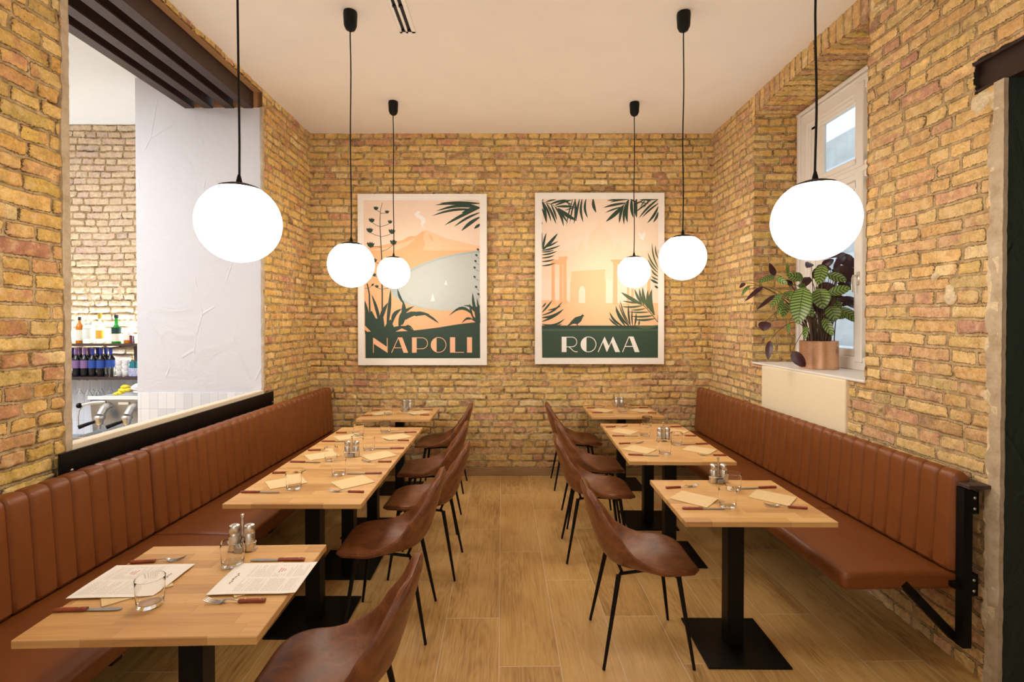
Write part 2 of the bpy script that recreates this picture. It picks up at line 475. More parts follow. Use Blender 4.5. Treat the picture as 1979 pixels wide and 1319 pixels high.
def brick_sheet(name, origin, U, V, N, ul, vl, res, seed, hole=None, pale=0.0, flush=0.35, soldier=None, u0=0.0, v0=0.0, kind='structure', plaster=None, rough=1.0, top=None):
    """relief sheet; U,V,N unit vectors; u from u0, v from v0 (v is real height when V is up)"""
    nu = int(round(ul/res))+1; nv = int(round(vl/res))+1
    u = np.linspace(0, ul, nu)+u0; v = np.linspace(0, vl, nv)+v0
    Ug, Vg = np.meshgrid(u, v, indexing='ij')
    u1 = Ug.ravel(); v1 = Vg.ravel()
    wob = (fbm(u1*1.3, v1*1.1, seed+3, 2)-0.5)*0.022
    vv = v1 + wob + (fbm(u1*16, v1*16, seed+5, 3)-0.5)*0.014
    uu = u1 + (fbm(u1*14, v1*14, seed+9, 3)-0.5)*0.020
    rnd = np.random.RandomState(seed)
    row = np.clip(np.searchsorted(ROWS, vv, side='right')-1, 0, len(ROWS)-2)
    dv = np.minimum(vv-ROWS[row], ROWS[row+1]-vv)
    du = np.zeros_like(uu); bid = np.zeros(len(uu), np.int64); cu = np.zeros_like(uu)
    for r in range(len(ROWS)-1):
        m = row == r
        edges = [u0 - 0.3 - rnd.uniform(0, 0.26)]
        hd = (r % 2 == 0)
        while edges[-1] < u0+ul+0.5:
            if rnd.rand() < (0.72 if hd else 0.33): L = rnd.uniform(0.118, 0.142)
            else: L = rnd.uniform(0.235, 0.275)
            edges.append(edges[-1]+L)
        edges = np.array(edges)
        if not m.any(): continue
        x = uu[m]; i = np.clip(np.searchsorted(edges, x, side='right')-1, 0, len(edges)-2)
        du[m] = np.minimum(x-edges[i], edges[i+1]-x); bid[m] = r*1000+i; cu[m] = x-(edges[i]+edges[i+1])/2
    if soldier is not None:      # upright bricks in an arch: (mask function, pitch)
        m = soldier(u1, v1)
        k = np.floor(uu/0.078); du[m] = (np.minimum(uu-k*0.078, (k+1)*0.078-uu))[m]; dv[m] = 0.05; bid[m] = (900000+k.astype(np.int64))[m]
    cr = 0.012
    ax = np.maximum(cr-du, 0); ay = np.maximum(cr-dv, 0)
    d = np.where((ax > 0) & (ay > 0), cr-np.sqrt(ax*ax+ay*ay), np.minimum(du, dv))
    d = np.minimum(d, 0.05)
    def br(k): return _h(bid, bid*0+k, seed+100)
    jw = 0.0020+0.0045*fbm(u1*5, v1*5, seed+21, 2)+0.002*br(1)
    ins = sstep(d-jw, -0.001, 0.008)
    off = (br(2)-0.5)*0.012; tilt = (br(3)-0.5)*0.05*cu + (br(4)-0.5)*0.12*(vv-ROWS[row]-0.036)
    surf = (fbm(u1*30, v1*30, seed+31, 3)-0.5)*0.010*rough
    chip = sstep(fbm(u1*9, v1*9, seed+33, 3), 0.62, 0.75)*(-0.012)
    md = 0.004+0.018*sstep(fbm(u1*3.5, v1*6, seed+41, 3), 0.40, 0.66)
    voids = sstep(fbm(u1*11, v1*11, seed+43, 2), 0.70, 0.78)*0.03
    mh = -(md+voids)+(fbm(u1*40, v1*40, seed+51, 2)-0.5)*0.006
    H = ins*(off+tilt)*(1-0.5*flush)+ins*(surf+chip)+(1-ins)*mh*(1-flush)
    if plaster is not None:
        pm = plaster(u1, v1)
        H = H*(1-pm)+pm*(0.006+(fbm(u1*10, v1*10, seed+61, 3)-0.5)*0.006)
    else: pm = np.zeros_like(u1)
    # colour per brick
    cdf = np.cumsum(PALW)
    c1 = PAL[np.searchsorted(cdf, np.clip(br(5), 0, .999999))]; c2 = PAL[np.searchsorted(cdf, np.clip(br(6), 0, .999999))]
    bl = 0.75*sstep(fbm(u1*10+br(7)*40, v1*14, seed+71, 3), 0.42, 0.62)[:, None]
    c = c1*(1-bl)+c2*bl
    c = c*(0.88+0.22*br(8))[:, None]
    g = fbm(u1*0.9, v1*0.9, seed+81, 2)[:, None]
    c = c*(0.90+0.20*g)
    c = c*(1-pale)+pale*np.array(srgb(230, 212, 196)[:3])[None, :]
    pc = np.array(srgb(222, 204, 168)[:3])[None, :]
    c = c*(1-pm[:, None])+pc*pm[:, None]
    a = np.clip((d-jw)/0.030+0.42, 0, 1)
    a = np.maximum(a, pm)
    O = np.array(origin); U = np.array(U, float); V = np.array(V, float); N = np.array(N, float)
    vtop = v1-v0 if top is None else np.minimum(v1-v0, 1e9)
    P = O[None, :] + (u1-u0)[:, None]*U + (v1-v0)[:, None]*V + H[:, None]*N
    if top is not None: P = top(u1, v1, P)
    idx = np.arange(nu*nv).reshape(nu, nv)
    q = np.stack([idx[:-1, :-1].ravel(), idx[1:, :-1].ravel(), idx[1:, 1:].ravel(), idx[:-1, 1:].ravel()], 1)
    if np.dot(np.cross(U, V), N) < 0: q = q[:, ::-1]
    if hole is not None:
        uc = (Ug[:-1, :-1]+res/2).ravel(); vc = (Vg[:-1, :-1]+res/2).ravel()
        q = q[~hole(uc, vc)]
        used = np.unique(q); remap = -np.ones(nu*nv, np.int64); remap[used] = np.arange(len(used))
        q = remap[q]; P = P[used]; c = c[used]; a = a[used]
    me = bpy.data.meshes.new(name)
    me.vertices.add(len(P)); me.vertices.foreach_set('co', P.astype(np.float32).ravel())
    me.loops.add(q.size); me.loops.foreach_set('vertex_index', q.astype(np.int32).ravel())
    me.polygons.add(len(q)); me.polygons.foreach_set('loop_start', np.arange(0, q.size, 4, dtype=np.int32))
    try: me.polygons.foreach_set('loop_total', np.full(len(q), 4, dtype=np.int32))
    except Exception: pass
    me.update(calc_edges=True)
    me.polygons.foreach_set('use_smooth', np.ones(len(q), bool))
    at = me.attributes.new('bcol', 'FLOAT_COLOR', 'POINT')
    at.data.foreach_set('color', np.concatenate([c, a[:, None]], 1).astype(np.float32).ravel())
    me.materials.append(M['brick'])
    o = bpy.data.objects.new(name, me); COL.objects.link(o)
    if kind: o['kind'] = kind
    return o

CZ = 3.69      # ceiling height
YB = 5.37      # back wall
XL = -2.15; XR = 2.187
# back wall (normal -Y)
wall_back = brick_sheet('wall_back', (XL-0.03, YB, 0.0), (1,0,0), (0,0,1), (0,-1,0), XR-XL+0.06, CZ+0.02, 0.0085, 11, pale=0.04)
# left wall, far piece (normal +X), u = Y
brick_sheet('wall_left', (XL, 4.345, 0.0), (0,1,0), (0,0,1), (1,0,0), YB-4.345+0.02, CZ+0.02, 0.0085, 23, u0=4.345)
# left wall, near piece
brick_sheet('wall_left', (XL, 1.75, 0.0), (0,1,0), (0,0,1), (1,0,0), 2.395-1.75, CZ+0.02, 0.006, 29, u0=1.75)
# low wall under the opening and header strip
brick_sheet('wall_left', (XL, 2.40, 0.0), (0,1,0), (0,0,1), (1,0,0), 1.945, 1.02, 0.02, 31, u0=2.40)
brick_sheet('wall_left', (XL, 2.40, 3.655), (0,1,0), (0,0,1), (1,0,0), 1.945, 0.045, 0.007, 37, u0=2.40, v0=3.655)
# right wall: window hole + doorway
def soffit(y): return 3.495+0.05*np.clip(1-((y-3.75)/0.72)**2, 0, 1)
def r_hole(u, v):
    win = (u > 3.05) & (u < 4.45) & (v > 1.285) & (v < soffit(u))
    beam = (u < 2.365+0.012*np.sin(v*70)) & (v > 2.735) & (v < 2.895)
    return win | beam | ((u < 2.215) & (v < 2.75))
def r_sold(u, v): return (u > 3.0) & (u < 4.5) & (v > soffit(u)-0.02)
_rr = random.Random(4)
_sm = [(2.56, 1.905, .03, .04), (2.475, 1.815, .022, .05), (2.31, 2.70, .05, .04)]
def r_pl(u, v):
    n = fbm(u*9, v*9, 77, 3)
    m = np.zeros_like(u)
    for (a, b, c, d) in _sm:
        m = np.maximum(m, sstep(-np.sqrt(((u-a)/c)**2+((v-b)/d)**2)+(n-0.5)*3.2, -1.05, -0.9))
    edge = 2.275+(n-0.5)*0.10
    m = np.maximum(m, sstep(edge-u, 0, 0.012)*(v < 2.78))
    return m
brick_sheet('wall_right', (XR, 1.85, 0.0), (0,1,0), (0,0,1), (-1,0,0), YB-1.85+0.02, CZ+0.02, 0.0075, 47, hole=r_hole, flush=0.6, pale=0.14, soldier=r_sold, u0=1.85, plaster=r_pl)
# window reveals (far, near, soffit)
brick_sheet('wall_right', (XR-0.004, 4.45, 1.28), (1,0,0), (0,0,1), (0,-1,0), 0.46, 2.26, 0.008, 53, v0=1.28)
brick_sheet('wall_right', (XR-0.004, 3.05, 1.28), (1,0,0), (0,0,1), (0,1,0), 0.46, 2.26, 0.012, 57, v0=1.28)
def _sof(u, v, P):
    P[:, 2] = P[:, 2]-3.52+soffit(P[:, 1]); return P
brick_sheet('wall_right', (XR-0.004, 3.04, 3.52), (0,1,0), (1,0,0), (0,0,-1), 1.42, 0.46, 0.010, 59, u0=3.04, rough=1.8, top=_sof,
            soldier=lambda u, v: u > -1)
# bar room back wall
brick_sheet('wall_bar', (-6.2, 5.36, 0.0), (1,0,0), (0,0,1), (0,-1,0), 3.2, 3.80, 0.011, 61, pale=0.62)  # pale paints the bar's cool, overexposing light into the brick colour

def struct(name, mb, mat, **k):
    o = mb.build(name, mat, **k); o['kind'] = 'structure'; return o
struct('floor', MB().box(-6.4, 3.3, -3.0, 5.6, -0.1, 0.0), M['floor'])
struct('ceiling', MB().box(XL-0.08, 2.72, -3.0, 5.6, CZ, CZ+0.1).box(2.72, 3.3, -3.0, 3.0, CZ, CZ+0.1), M['ceiling'])
struct('ceiling_bar', MB().box(-6.4, -2.83, -3.0, 5.6, 3.78, 3.88), flat('bar_ceiling_paint', (236, 238, 240)))
# pillar: white rough reveal between the rooms (solid block up to the back wall)
pl = MB()
pl.box(-3.26, XL-0.09, 4.353, 5.33, 0.0, 3.527, 0); pl.box(-3.26, XL-0.006, 4.345, 4.353, 0.0, 3.527, 0)
pl.box(-3.26, -2.84, 4.345, 5.33, 3.527, 3.78, 0)
struct('wall_pillar', pl, M['white_plaster'])
tl = MB().box(-3.25, -2.29, 4.337, 4.3445, 0.0, 1.04)
struct('wall_tiles', tl, M['tile'])
# brick stubs between the beams at the pillar
st = MB()
for xx in (-2.70, -2.53, -2.36): st.box(xx-0.05, xx+0.05, 4.35, 4.45, 3.53, 3.68)
st.box(-2.232, XL-0.05, 4.347, 4.45, 3.52, 3.69)
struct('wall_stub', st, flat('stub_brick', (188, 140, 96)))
# near wall body (thickness) and its plaster edge
struct('wall_left_near', MB().box(-2.84, XL-0.09, -3.0, 2.392, 0, 3.78), M['white_plaster'])
struct('wall_left_plain', MB().box(XL-0.09, XL, -3.0, 1.75, 0, CZ), M['cream_plaster'])
def ragged(x0, y0, y1, z0, z1, amp, seed, side, thick=0.02, n=90):
    """vertical strip in a plane of constant X, ragged towards `side` (+1: +Y, -1: -Y)"""
    mb = MB(); r = random.Random(seed); A = []; B = []
    o = 0.0
    for i in range(n+1):
        z = z0+(z1-z0)*i/n
        if i % 3 == 0: o = r.uniform(-amp, amp)
        w = o+r.uniform(-amp, amp)*0.25
        ya, yb = (y0, y1+w) if side > 0 else (y0+w, y1)
        xo = r.uniform(-0.002, 0.002)
        A.append(((x0+xo), ya, z)); B.append(((x0+xo), yb, z))
    A2 = [(a[0]-thick, a[1], a[2]) for a in A]; B2 = [(b[0]-thick, b[1], b[2]) for b in B]
    mb.grid([A, B, B2, A2], wrapu=True, smooth=False)
    return mb
struct('trim_1', ragged(XL+0.004, 2.392, 2.432, 0.9, 3.655, 0.006, 3, -1), M['edge_plaster'])
struct('trim_2', ragged(XL+0.002, 4.333, 4.362, 1.04, 3.527, 0.005, 8, 1), M['edge_plaster'])
struct('trim_3', ragged(XR+0.012, 2.200, 2.262, 0.0, 2.74, 0.016, 5, 1), M['edge_plaster'])
# header soffit strip (underside of the brick band above the beams)
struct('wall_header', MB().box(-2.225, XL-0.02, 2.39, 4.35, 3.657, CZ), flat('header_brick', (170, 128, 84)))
# sill of the opening
struct('trim_4', MB().box(-2.215, XL+0.0, 2.43, 4.345, 1.02, 1.062, bev=0.004), M['ledge'])
struct('wall_low', MB().box(-2.22, XL-0.07, 2.39, 4.34, 0, 1.02), M['white_plaster'])
# doorway on the right: green reveal and side room
g = MB(); g.box(XR+0.012, 3.3, 2.203, 2.212, 0, 2.745); g.box(XR+0.06, 3.3, 2.212, 2.98, 0, 2.745)
struct('wall_green', g, M['green_wall'])
struct('wall_right_body', MB().box(XR+0.05, 3.3, -3.0, 3.0, 2.90, CZ), M['cream_plaster'])
struct('wall_side', MB().box(3.2, 3.3, -3.0, 2.2, 0, 2.9), M['green_wall'])
struct('wall_right_near', MB().box(XR, XR+0.2, -3.0, 0.6, 0, CZ), M['cream_plaster'])
struct('wall_right_top', MB().box(XR, XR+0.045, 0.6, 1.85, 2.895, CZ), M['cream_plaster'])
struct('wall_window_body', MB().box(2.26, 2.72, 3.0, 4.47, 0, 1.27).box(2.24, 2.72, 4.48, 5.6, 0, CZ).box(2.66, 2.72, 2.99, 3.03, 0, CZ).box(2.64, 2.72, 3.0, 4.47, 3.56, CZ), M['facade'])
# behind the camera and bar enclosure
struct('wall_front', MB().box(-6.4, 3.3, -3.1, -3.0, 0, 3.8), M['cream_plaster'])
struct('wall_bar_side', MB().box(-6.4, -6.2, -3.0, 5.6, 0, 3.8), M['white_plaster'])
struct('wall_bar_tiles', MB().box(-6.2, -3.26, 5.325, 5.34, 0.0, 1.055), M['tile'])
struct('wall_outer', MB().box(-6.4, 2.72, 5.45, 5.6, 0, 3.8), M['facade'])
# baseboard at the back
struct('baseboard_back', MB().box(-1.9, 2.12, 5.338, 5.36, 0.0, 0.082, bev=0.003), M['baseboard'])
# white plaster patch under the window
struct('trim_5', MB().box(XR-0.022, XR+0.02, 3.20, 4.265, 0.86, 1.284, bev=0.006), M['cream_plaster'])
struct('trim_6', MB().box(XR-0.016, 2.64, 3.045, 4.452, 1.284, 1.303, bev=0.006), M['sill'])

# ------------------------------------------------------------------ steel beams above the opening
for i, xx in enumerate((-2.274, -2.437, -2.623, -2.786)):
    b = MB(); y0, y1 = 2.36, 4.42
    b.box(xx-0.04, xx+0.04, y0, y1, 3.520, 3.532)
    b.box(xx-0.04, xx+0.04, y0, y1, 3.666, 3.678)
    b.box(xx-0.005, xx+0.005, y0, y1, 3.532, 3.666)
    if i == 0: b.box(xx+0.030, xx+0.040, y0, y1, 3.532, 3.666)
    o = b.build('steel_beam', M['steel_dark'])
    tag(o, 'dark brown steel beam over the bar opening, ' + ('nearest the dining room', 'second from the dining room', 'third from the dining room', 'furthest on the bar side')[i], 'beam', 'steel beams over the bar opening')
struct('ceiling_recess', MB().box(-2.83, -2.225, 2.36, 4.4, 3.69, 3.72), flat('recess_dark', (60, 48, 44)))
b = MB()
b.box(2.20, 2.29, 0.5, 2.372, 2.742, 2.756); b.box(2.20, 2.29, 0.5, 2.372, 2.876, 2.890); b.box(2.225, 2.24, 0.5, 2.372, 2.756, 2.876)
tag(b.build('steel_lintel', M['steel_lintel']), 'rusty brown steel lintel set in the right brick wall above the green doorway', 'lintel')

# black panel under the opening
p = thing('black_panel', 'long black metal panel along the bar opening behind the left bench', 'panel', (XL+0.03, 3.39, 0.80))
MB().box(-0.008, 0.006, -1.06, 1.055, 0, 0.24, bev=0.003).build('panel_sheet', M['black_gloss'], p)
for yy in (-1.0, 1.03):
    MB().lathe([(0.009, 0), (0.009, 0.003), (0.005, 0.005)], 12, M=Matrix.Translation((0.006, yy, 0.145)) @ Matrix.Rotation(PI/2, 4, 'Y')).build('screw', M['chrome'], p)

# ------------------------------------------------------------------ window
wx = 2.60
w = MB()
_we = [0]
def wbox(y0, y1, z0, z1, x0=wx-0.02, x1=wx+0.06, b=0.006):
    _we[0] += 1; e = _we[0]*0.0007
    w.box(x0-e, x1, y0+e*0.3, y1-e*0.3, z0, z1, 0, b)
# outer frame
for (a, b_) in ((4.33, 4.449), (3.05, 3.17)): wbox(a, b_, 1.303, 3.49)
wbox(3.05, 4.449, 3.36, 3.50); wbox(3.05, 4.449, 1.303, 1.40); wbox(3.05, 4.449, 2.72, 2.84)
# stepped mouldings
wbox(4.30, 4.345, 1.36, 3.42, wx-0.006, wx+0.06); wbox(3.155, 3.2, 1.36, 3.42, wx-0.006, wx+0.06)
wbox(3.05, 4.449, 3.33, 3.375, wx-0.006, wx+0.06); wbox(3.05, 4.449, 3.44, 3.462, wx-0.034, wx); wbox(3.05, 4.449, 3.47, 3.50, wx-0.045, wx)
wbox(4.405, 4.449, 1.303, 3.50, wx-0.036, wx)
wbox(3.05, 4.449, 2.76, 2.80, wx-0.035, wx)
wbox(3.62, 3.70, 1.36, 3.42, wx-0.028, wx+0.05)
for z0, z1 in ((2.84, 3.36), (1.40, 2.72)):
    for ya, yb in ((3.70, 4.30), (3.20, 3.62)):
        s_ = 0.055
        w.box(wx, wx+0.045, ya, ya+s_, z0, z1, 0, 0.006); w.box(wx, wx+0.045, yb-s_, yb, z0, z1, 0, 0.006)
        w.box(wx, wx+0.045, ya, yb, z0, z0+s_, 0, 0.006); w.box(wx, wx+0.045, ya, yb, z1-s_, z1, 0, 0.006)
        w.box(wx+0.012, wx+0.04, ya+s_, ya+s_+0.02, z0+s_, z1-s_, 0, 0.003); w.box(wx+0.012, wx+0.04, yb-s_-0.09, yb-s_, z0+s_, z1-s_, 0, 0.003)
win = w.build('window_1', M['white_paint']); win['kind'] = 'structure'
for z0, z1 in ((2.88, 3.32), (1.44, 2.68)):
    for ya, yb in ((3.74, 4.26), (3.24, 3.58)):
        MB().box(wx+0.028, wx+0.031, ya, yb, z0, z1).build('window_pane', M['pane'], win)
hh = MB(); hh.box(wx-0.045, wx-0.027, 3.64, 3.67, 1.93, 2.03, 0, 0.004)
hh.tube([(wx-0.04, 3.655, 2.0), (wx-0.075, 3.655, 2.0), (wx-0.08, 3.655, 1.98), (wx-0.08, 3.655, 1.88)], 0.008, 8)
hh.build('window_handle', M['chrome'], win)
# courtyard facade seen through the panes
fc = thing('courtyard_building', 'pale grey courtyard wall with white ledges seen through the window', 'building', (5.2, 4.5, 0))
MB().box(0, 0.4, -6.0, 9.0, -1, 4.6).build('wall', M['facade'], fc)
lb = MB()
for z in (1.2, 1.9, 2.6, 3.3, 4.0): lb.box(-0.12, 0.0, -6.0, 9.0, z, z+0.09)
lb.build('ledge', M['facade_white'], fc)
lb = MB()
for y in (-2.5, -0.9, 0.7, 2.3, 3.9): lb.box(-0.25, -0.12, y, y+0.35, -1, 4.6)
lb.build('pilaster', M['facade_white'], fc)

# ------------------------------------------------------------------ benches
def crom(tab, t):
    """piecewise smooth interpolation of rows (t, a, b, ...)"""
    n = len(tab)
    for i in range(n-1):
        if t <= tab[i+1][0] or i == n-2: break
    p0, p1, p2, p3 = tab[max(i-1, 0)], tab[i], tab[i+1], tab[min(i+2, n-1)]
    s = (t-p1[0])/(p2[0]-p1[0]); s = min(max(s, 0), 1)
    out = []
    for k in range(1, len(p1)):
        m1 = (p2[k]-p0[k])/(p2[0]-p0[0])*(p2[0]-p1[0]); m2 = (p3[k]-p1[k])/(p3[0]-p1[0])*(p2[0]-p1[0])
        out.append((2*s**3-3*s*s+1)*p1[k]+(s**3-2*s*s+s)*m1+(-2*s**3+3*s*s)*p2[k]+(s**3-s*s)*m2)
    return out

def back_cushion(L, nch, sgn, thick, H=0.46, lean=0.03):
    """local: x=0 is the front face at the bottom, +sgn*x towards the room, y 0..L, z 0..H; vertical channels"""
    mb = MB(); pitch = L/nch; P = []
    ns = nch*12
    # profile loop (depth d from front, z)
    R = 0.035
    prof = [(0.012, 0.0), (0.0, 0.015)]
    for k in range(1, 9): prof.append((0, 0.015+(H-0.05)*k/9.0))
    for k in range(0, 7):
        a = PI/2*k/6; prof.append((R-R*math.cos(a), H-R+R*math.sin(a)))
    prof.append((thick-R*0.6, H)); 
    for k in range(1, 4):
        a = PI/2*k/3; prof.append((thick-0.6*R+0.6*R*math.sin(a), H-0.6*R+0.6*R*math.cos(a)))
    prof += [(thick, H*0.5), (thick, 0.0)]
    for i in range(ns+1):
        y = L*i/ns; fr = (y/pitch) % 1.0; dist = min(fr, 1-fr)*pitch
        g = 0.009*math.exp(-(dist/0.0055)**2) - 0.004*math.sin(PI*fr)**0.8 if 0 < i < ns else 0.006
        e = min(y, L-y); endr = 0.022; er = 0.0
        if e < endr: er = endr-math.sqrt(max(endr**2-(endr-e)**2, 0))
        row = []
        for (d, z) in prof:
            onfront = 1.0 if d < thick*0.7 else 0.0
            dd = d + (g+er)*onfront
            zz = z - (er+g*0.8)*(1.0 if z > H-R*1.2 else 0.0)
            row.append((-sgn*(dd + lean*(z/H)), y, zz))
        P.append(row)
    mb.grid(P, smooth=True, wrapv=True)
    nv = len(prof)
    mb.add(P[0], [tuple(range(nv))]); mb.add(P[-1], [tuple(range(nv-1, -1, -1))])
    return mb

def seat_cushion(L, sgn, depth, thick=0.085):
    mb = MB(); prof = []
    R = 0.035
    prof.append((-0.05, thick-0.012)); 
    for k in range(0, 8): prof.append((depth*(k/8.0), thick+0.006*math.sin(PI*k/8.0)))
    for k in range(0, 7):
        a = PI/2*k/6; prof.append((depth-R+R*math.sin(a), thick-R+R*math.cos(a)))
    for k in range(1, 5):
        a = PI/2*k/4; prof.append((depth-R*0.8+R*0.8*math.cos(a), R*0.8-R*0.8*math.sin(a)))
    prof.append((-0.05, 0.0))
    P = []; n = 40; r = 0.025
    ys = [0, .002, .006, .012, .02, .03] + [0.03+(L-0.06)*k/n for k in range(1, n)] + [L-.03, L-.02, L-.012, L-.006, L-.002, L]
    for y in ys:
        e = min(y, L-y); er = r-math.sqrt(max(r*r-(r-e)**2, 0)) if e < r else 0
        P.append([(sgn*(d-er*min(max((d/depth-0.3)/0.7, 0), 1)), y, thick*0.5+(z-thick*0.5)*(1-er/(thick*0.5)*0.8)) for d, z in prof])
    mb.grid(P, smooth=True, wrapv=True)
    nv = len(prof); mb.add(P[0], [tuple(range(nv))]); mb.add(P[-1], [tuple(range(nv-1, -1, -1))])
    return mb

def bench(name, label, x, y, rz, sgn, backs, seats, depth, thick, y0=0.0):
    t = thing(name, label, 'bench', (x, y, 0), rz)
    yy = 0.0
    for L, n in backs:
        back_cushion(L-0.004, n, sgn, thick).build('backrest', M['bench_leather'], t, (0, yy, 0.502)); yy += L
    yy = y0
    for L in seats:
        seat_cushion(L-0.003, sgn, depth).build('seat_cushion', M['bench_leather'], t, (0, yy, 0.412)); yy += L
    return t
# left: seam of the backs at Y 2.713, runs to the back wall
LB = bench('banquette_bench', 'long cognac leather bench with channelled back along the bar opening on the left', -1.995, 0.62, -0.027, 1,
           [(2.10, 22), (2.57, 27)], [2.10, 1.40, 1.17], 0.52, 0.085)
fr = MB(); fr.box(-0.10, 0.44, 0.05, 4.6, 0.36, 0.41)
for yy in (0.1, 1.3, 2.5, 3.7, 4.5): fr.box(-0.13, -0.07, yy, yy+0.05, 0.16, 0.9); fr.box(-0.09, 0.42, yy, yy+0.05, 0.33, 0.37)
fr.build('support_frame', M['black'], LB)
RB = bench('banquette_bench', 'long cognac leather bench with channelled back below the window on the right', 2.043, 2.300, 0.024, -1,
           [(1.64, 17), (1.37, 14)], [0.80, 1.16, 1.05], 0.50, 0.062)
fr = MB(); fr.box(-0.24, -0.02, 0.3, 2.95, 0.39, 0.415)
for yy in (1.0, 2.0, 2.85): fr.box(0.095, 0.135, yy, yy+0.05, 0.16, 0.88)
fr.box(-0.02, 0.13, 0.3, 2.95, 0.39, 0.415)
fr.build('support_frame', M['black'], RB)
b = MB(); b.box(0.032, 0.072, -0.042, -0.002, 0.165, 0.90)
b.build('bracket_post', M['black'], RB)
b = MB(); b.box(-0.018, 0.018, -0.018, 0.018, 0, 0.37, M=Matrix.Translation((0.046, 0.018, 0.18)) @ Matrix.Rotation(math.radians(-44), 4, 'Y'))
b.box(0.0, 0.04, -0.03, 0.02, 0.435, 0.46)
b.build('bracket_brace', M['black'], RB)
for z0 in (0.78, 0.40):
    o = MB().box(0.070, 0.112, -0.03, -0.022, z0, z0+0.10).box(0.104, 0.112, -0.03, 0.02, z0, z0+0.10).build('wall_plate', M['black'], RB)
    for q in (0.025, 0.075): MB().lathe([(0.007, 0), (0.007, 0.004), (0.004, 0.006)], 10, M=Matrix.Translation((0.09, -0.03, z0+q)) @ Matrix.Rotation(PI/2, 4, 'X')).build('bolt', M['chrome'], o)
MB().box(0.035, 0.140, -0.062, -0.002, 0.903, 0.921, bev=0.002).box(0.098, 0.137, -0.002, 2.9, 0.903, 0.921).build('back_ledge', M['shelf'], RB)

# ------------------------------------------------------------------ tables
TW, TD = 0.697, 0.597
def make_table():
    t = thing('dining_table', 'x', 'table')
    MB().box(-TW/2, TW/2, -TD/2, TD/2, 0.724, 0.75, bev=0.0025).build('tabletop', M['oak'], t)
    MB().box(-0.041, 0.041, -0.041, 0.041, 0.008, 0.716, bev=0.004).box(-0.19, 0.19, -0.19, 0.19, 0.716, 0.724).build('column', M['black'], t)
    b = MB(); b.box(-0.20, 0.20, -0.20, 0.20, 0.0, 0.010, bev=0.002)
    b.build('base_plate', M['black_gloss'], t)
    return t
TABLES = {   # key: (x, y, rot deg, phrase, label)
 'L1': (-1.092, 1.722, 1.6, 'the nearest left table', 'oak table with black column holding two printed menus, nearest on the left'),
 'L2': (-1.093, 2.777, 0.0, 'the near end of the joined left tables', 'oak table at the near end of the three joined tables on the left'),
 'L3': (-1.095, 3.376, 0.0, 'the middle of the joined left tables', 'middle oak table of the three joined tables on the left'),
 'L4': (-1.096, 3.975, 0.0, 'the far end of the joined left tables', 'oak table at the far end of the three joined tables on the left'),
 'L5': (-1.088, 4.920, 0.0, 'the left table by the back wall', 'single oak table by the back wall under the NAPOLI poster'),
 'R1': (1.154, 2.555, -0.6, 'the nearest right table', 'single oak table nearest on the right with a full black base in view'),
 'R2': (1.137, 3.528, -1.2, 'the nearer of two joined right tables', 'nearer oak table of the two joined tables on the right'),
 'R3': (1.152, 4.128, -1.2, 'the farther of two joined right tables', 'farther oak table of the two joined tables on the right'),
 'R4': (1.136, 5.050, 0.0, 'the right table by the back wall', 'single oak table by the back wall under the ROMA poster'),
}
tproto = make_table(); first = True
def put(proto, used, **k):
    o = proto if not used[0] else copy_tree(proto)
    used[0] = True
    return o
tu = [False]
for k, (x, y, a, ph, lb) in TABLES.items():
    o = put(tproto, tu) if k == 'L1' else copy_tree(tproto)
    o.location = (x, y, 0); o.rotation_euler = (0, 0, math.radians(a)); o['label'] = lb; o['group'] = 'oak dining tables'

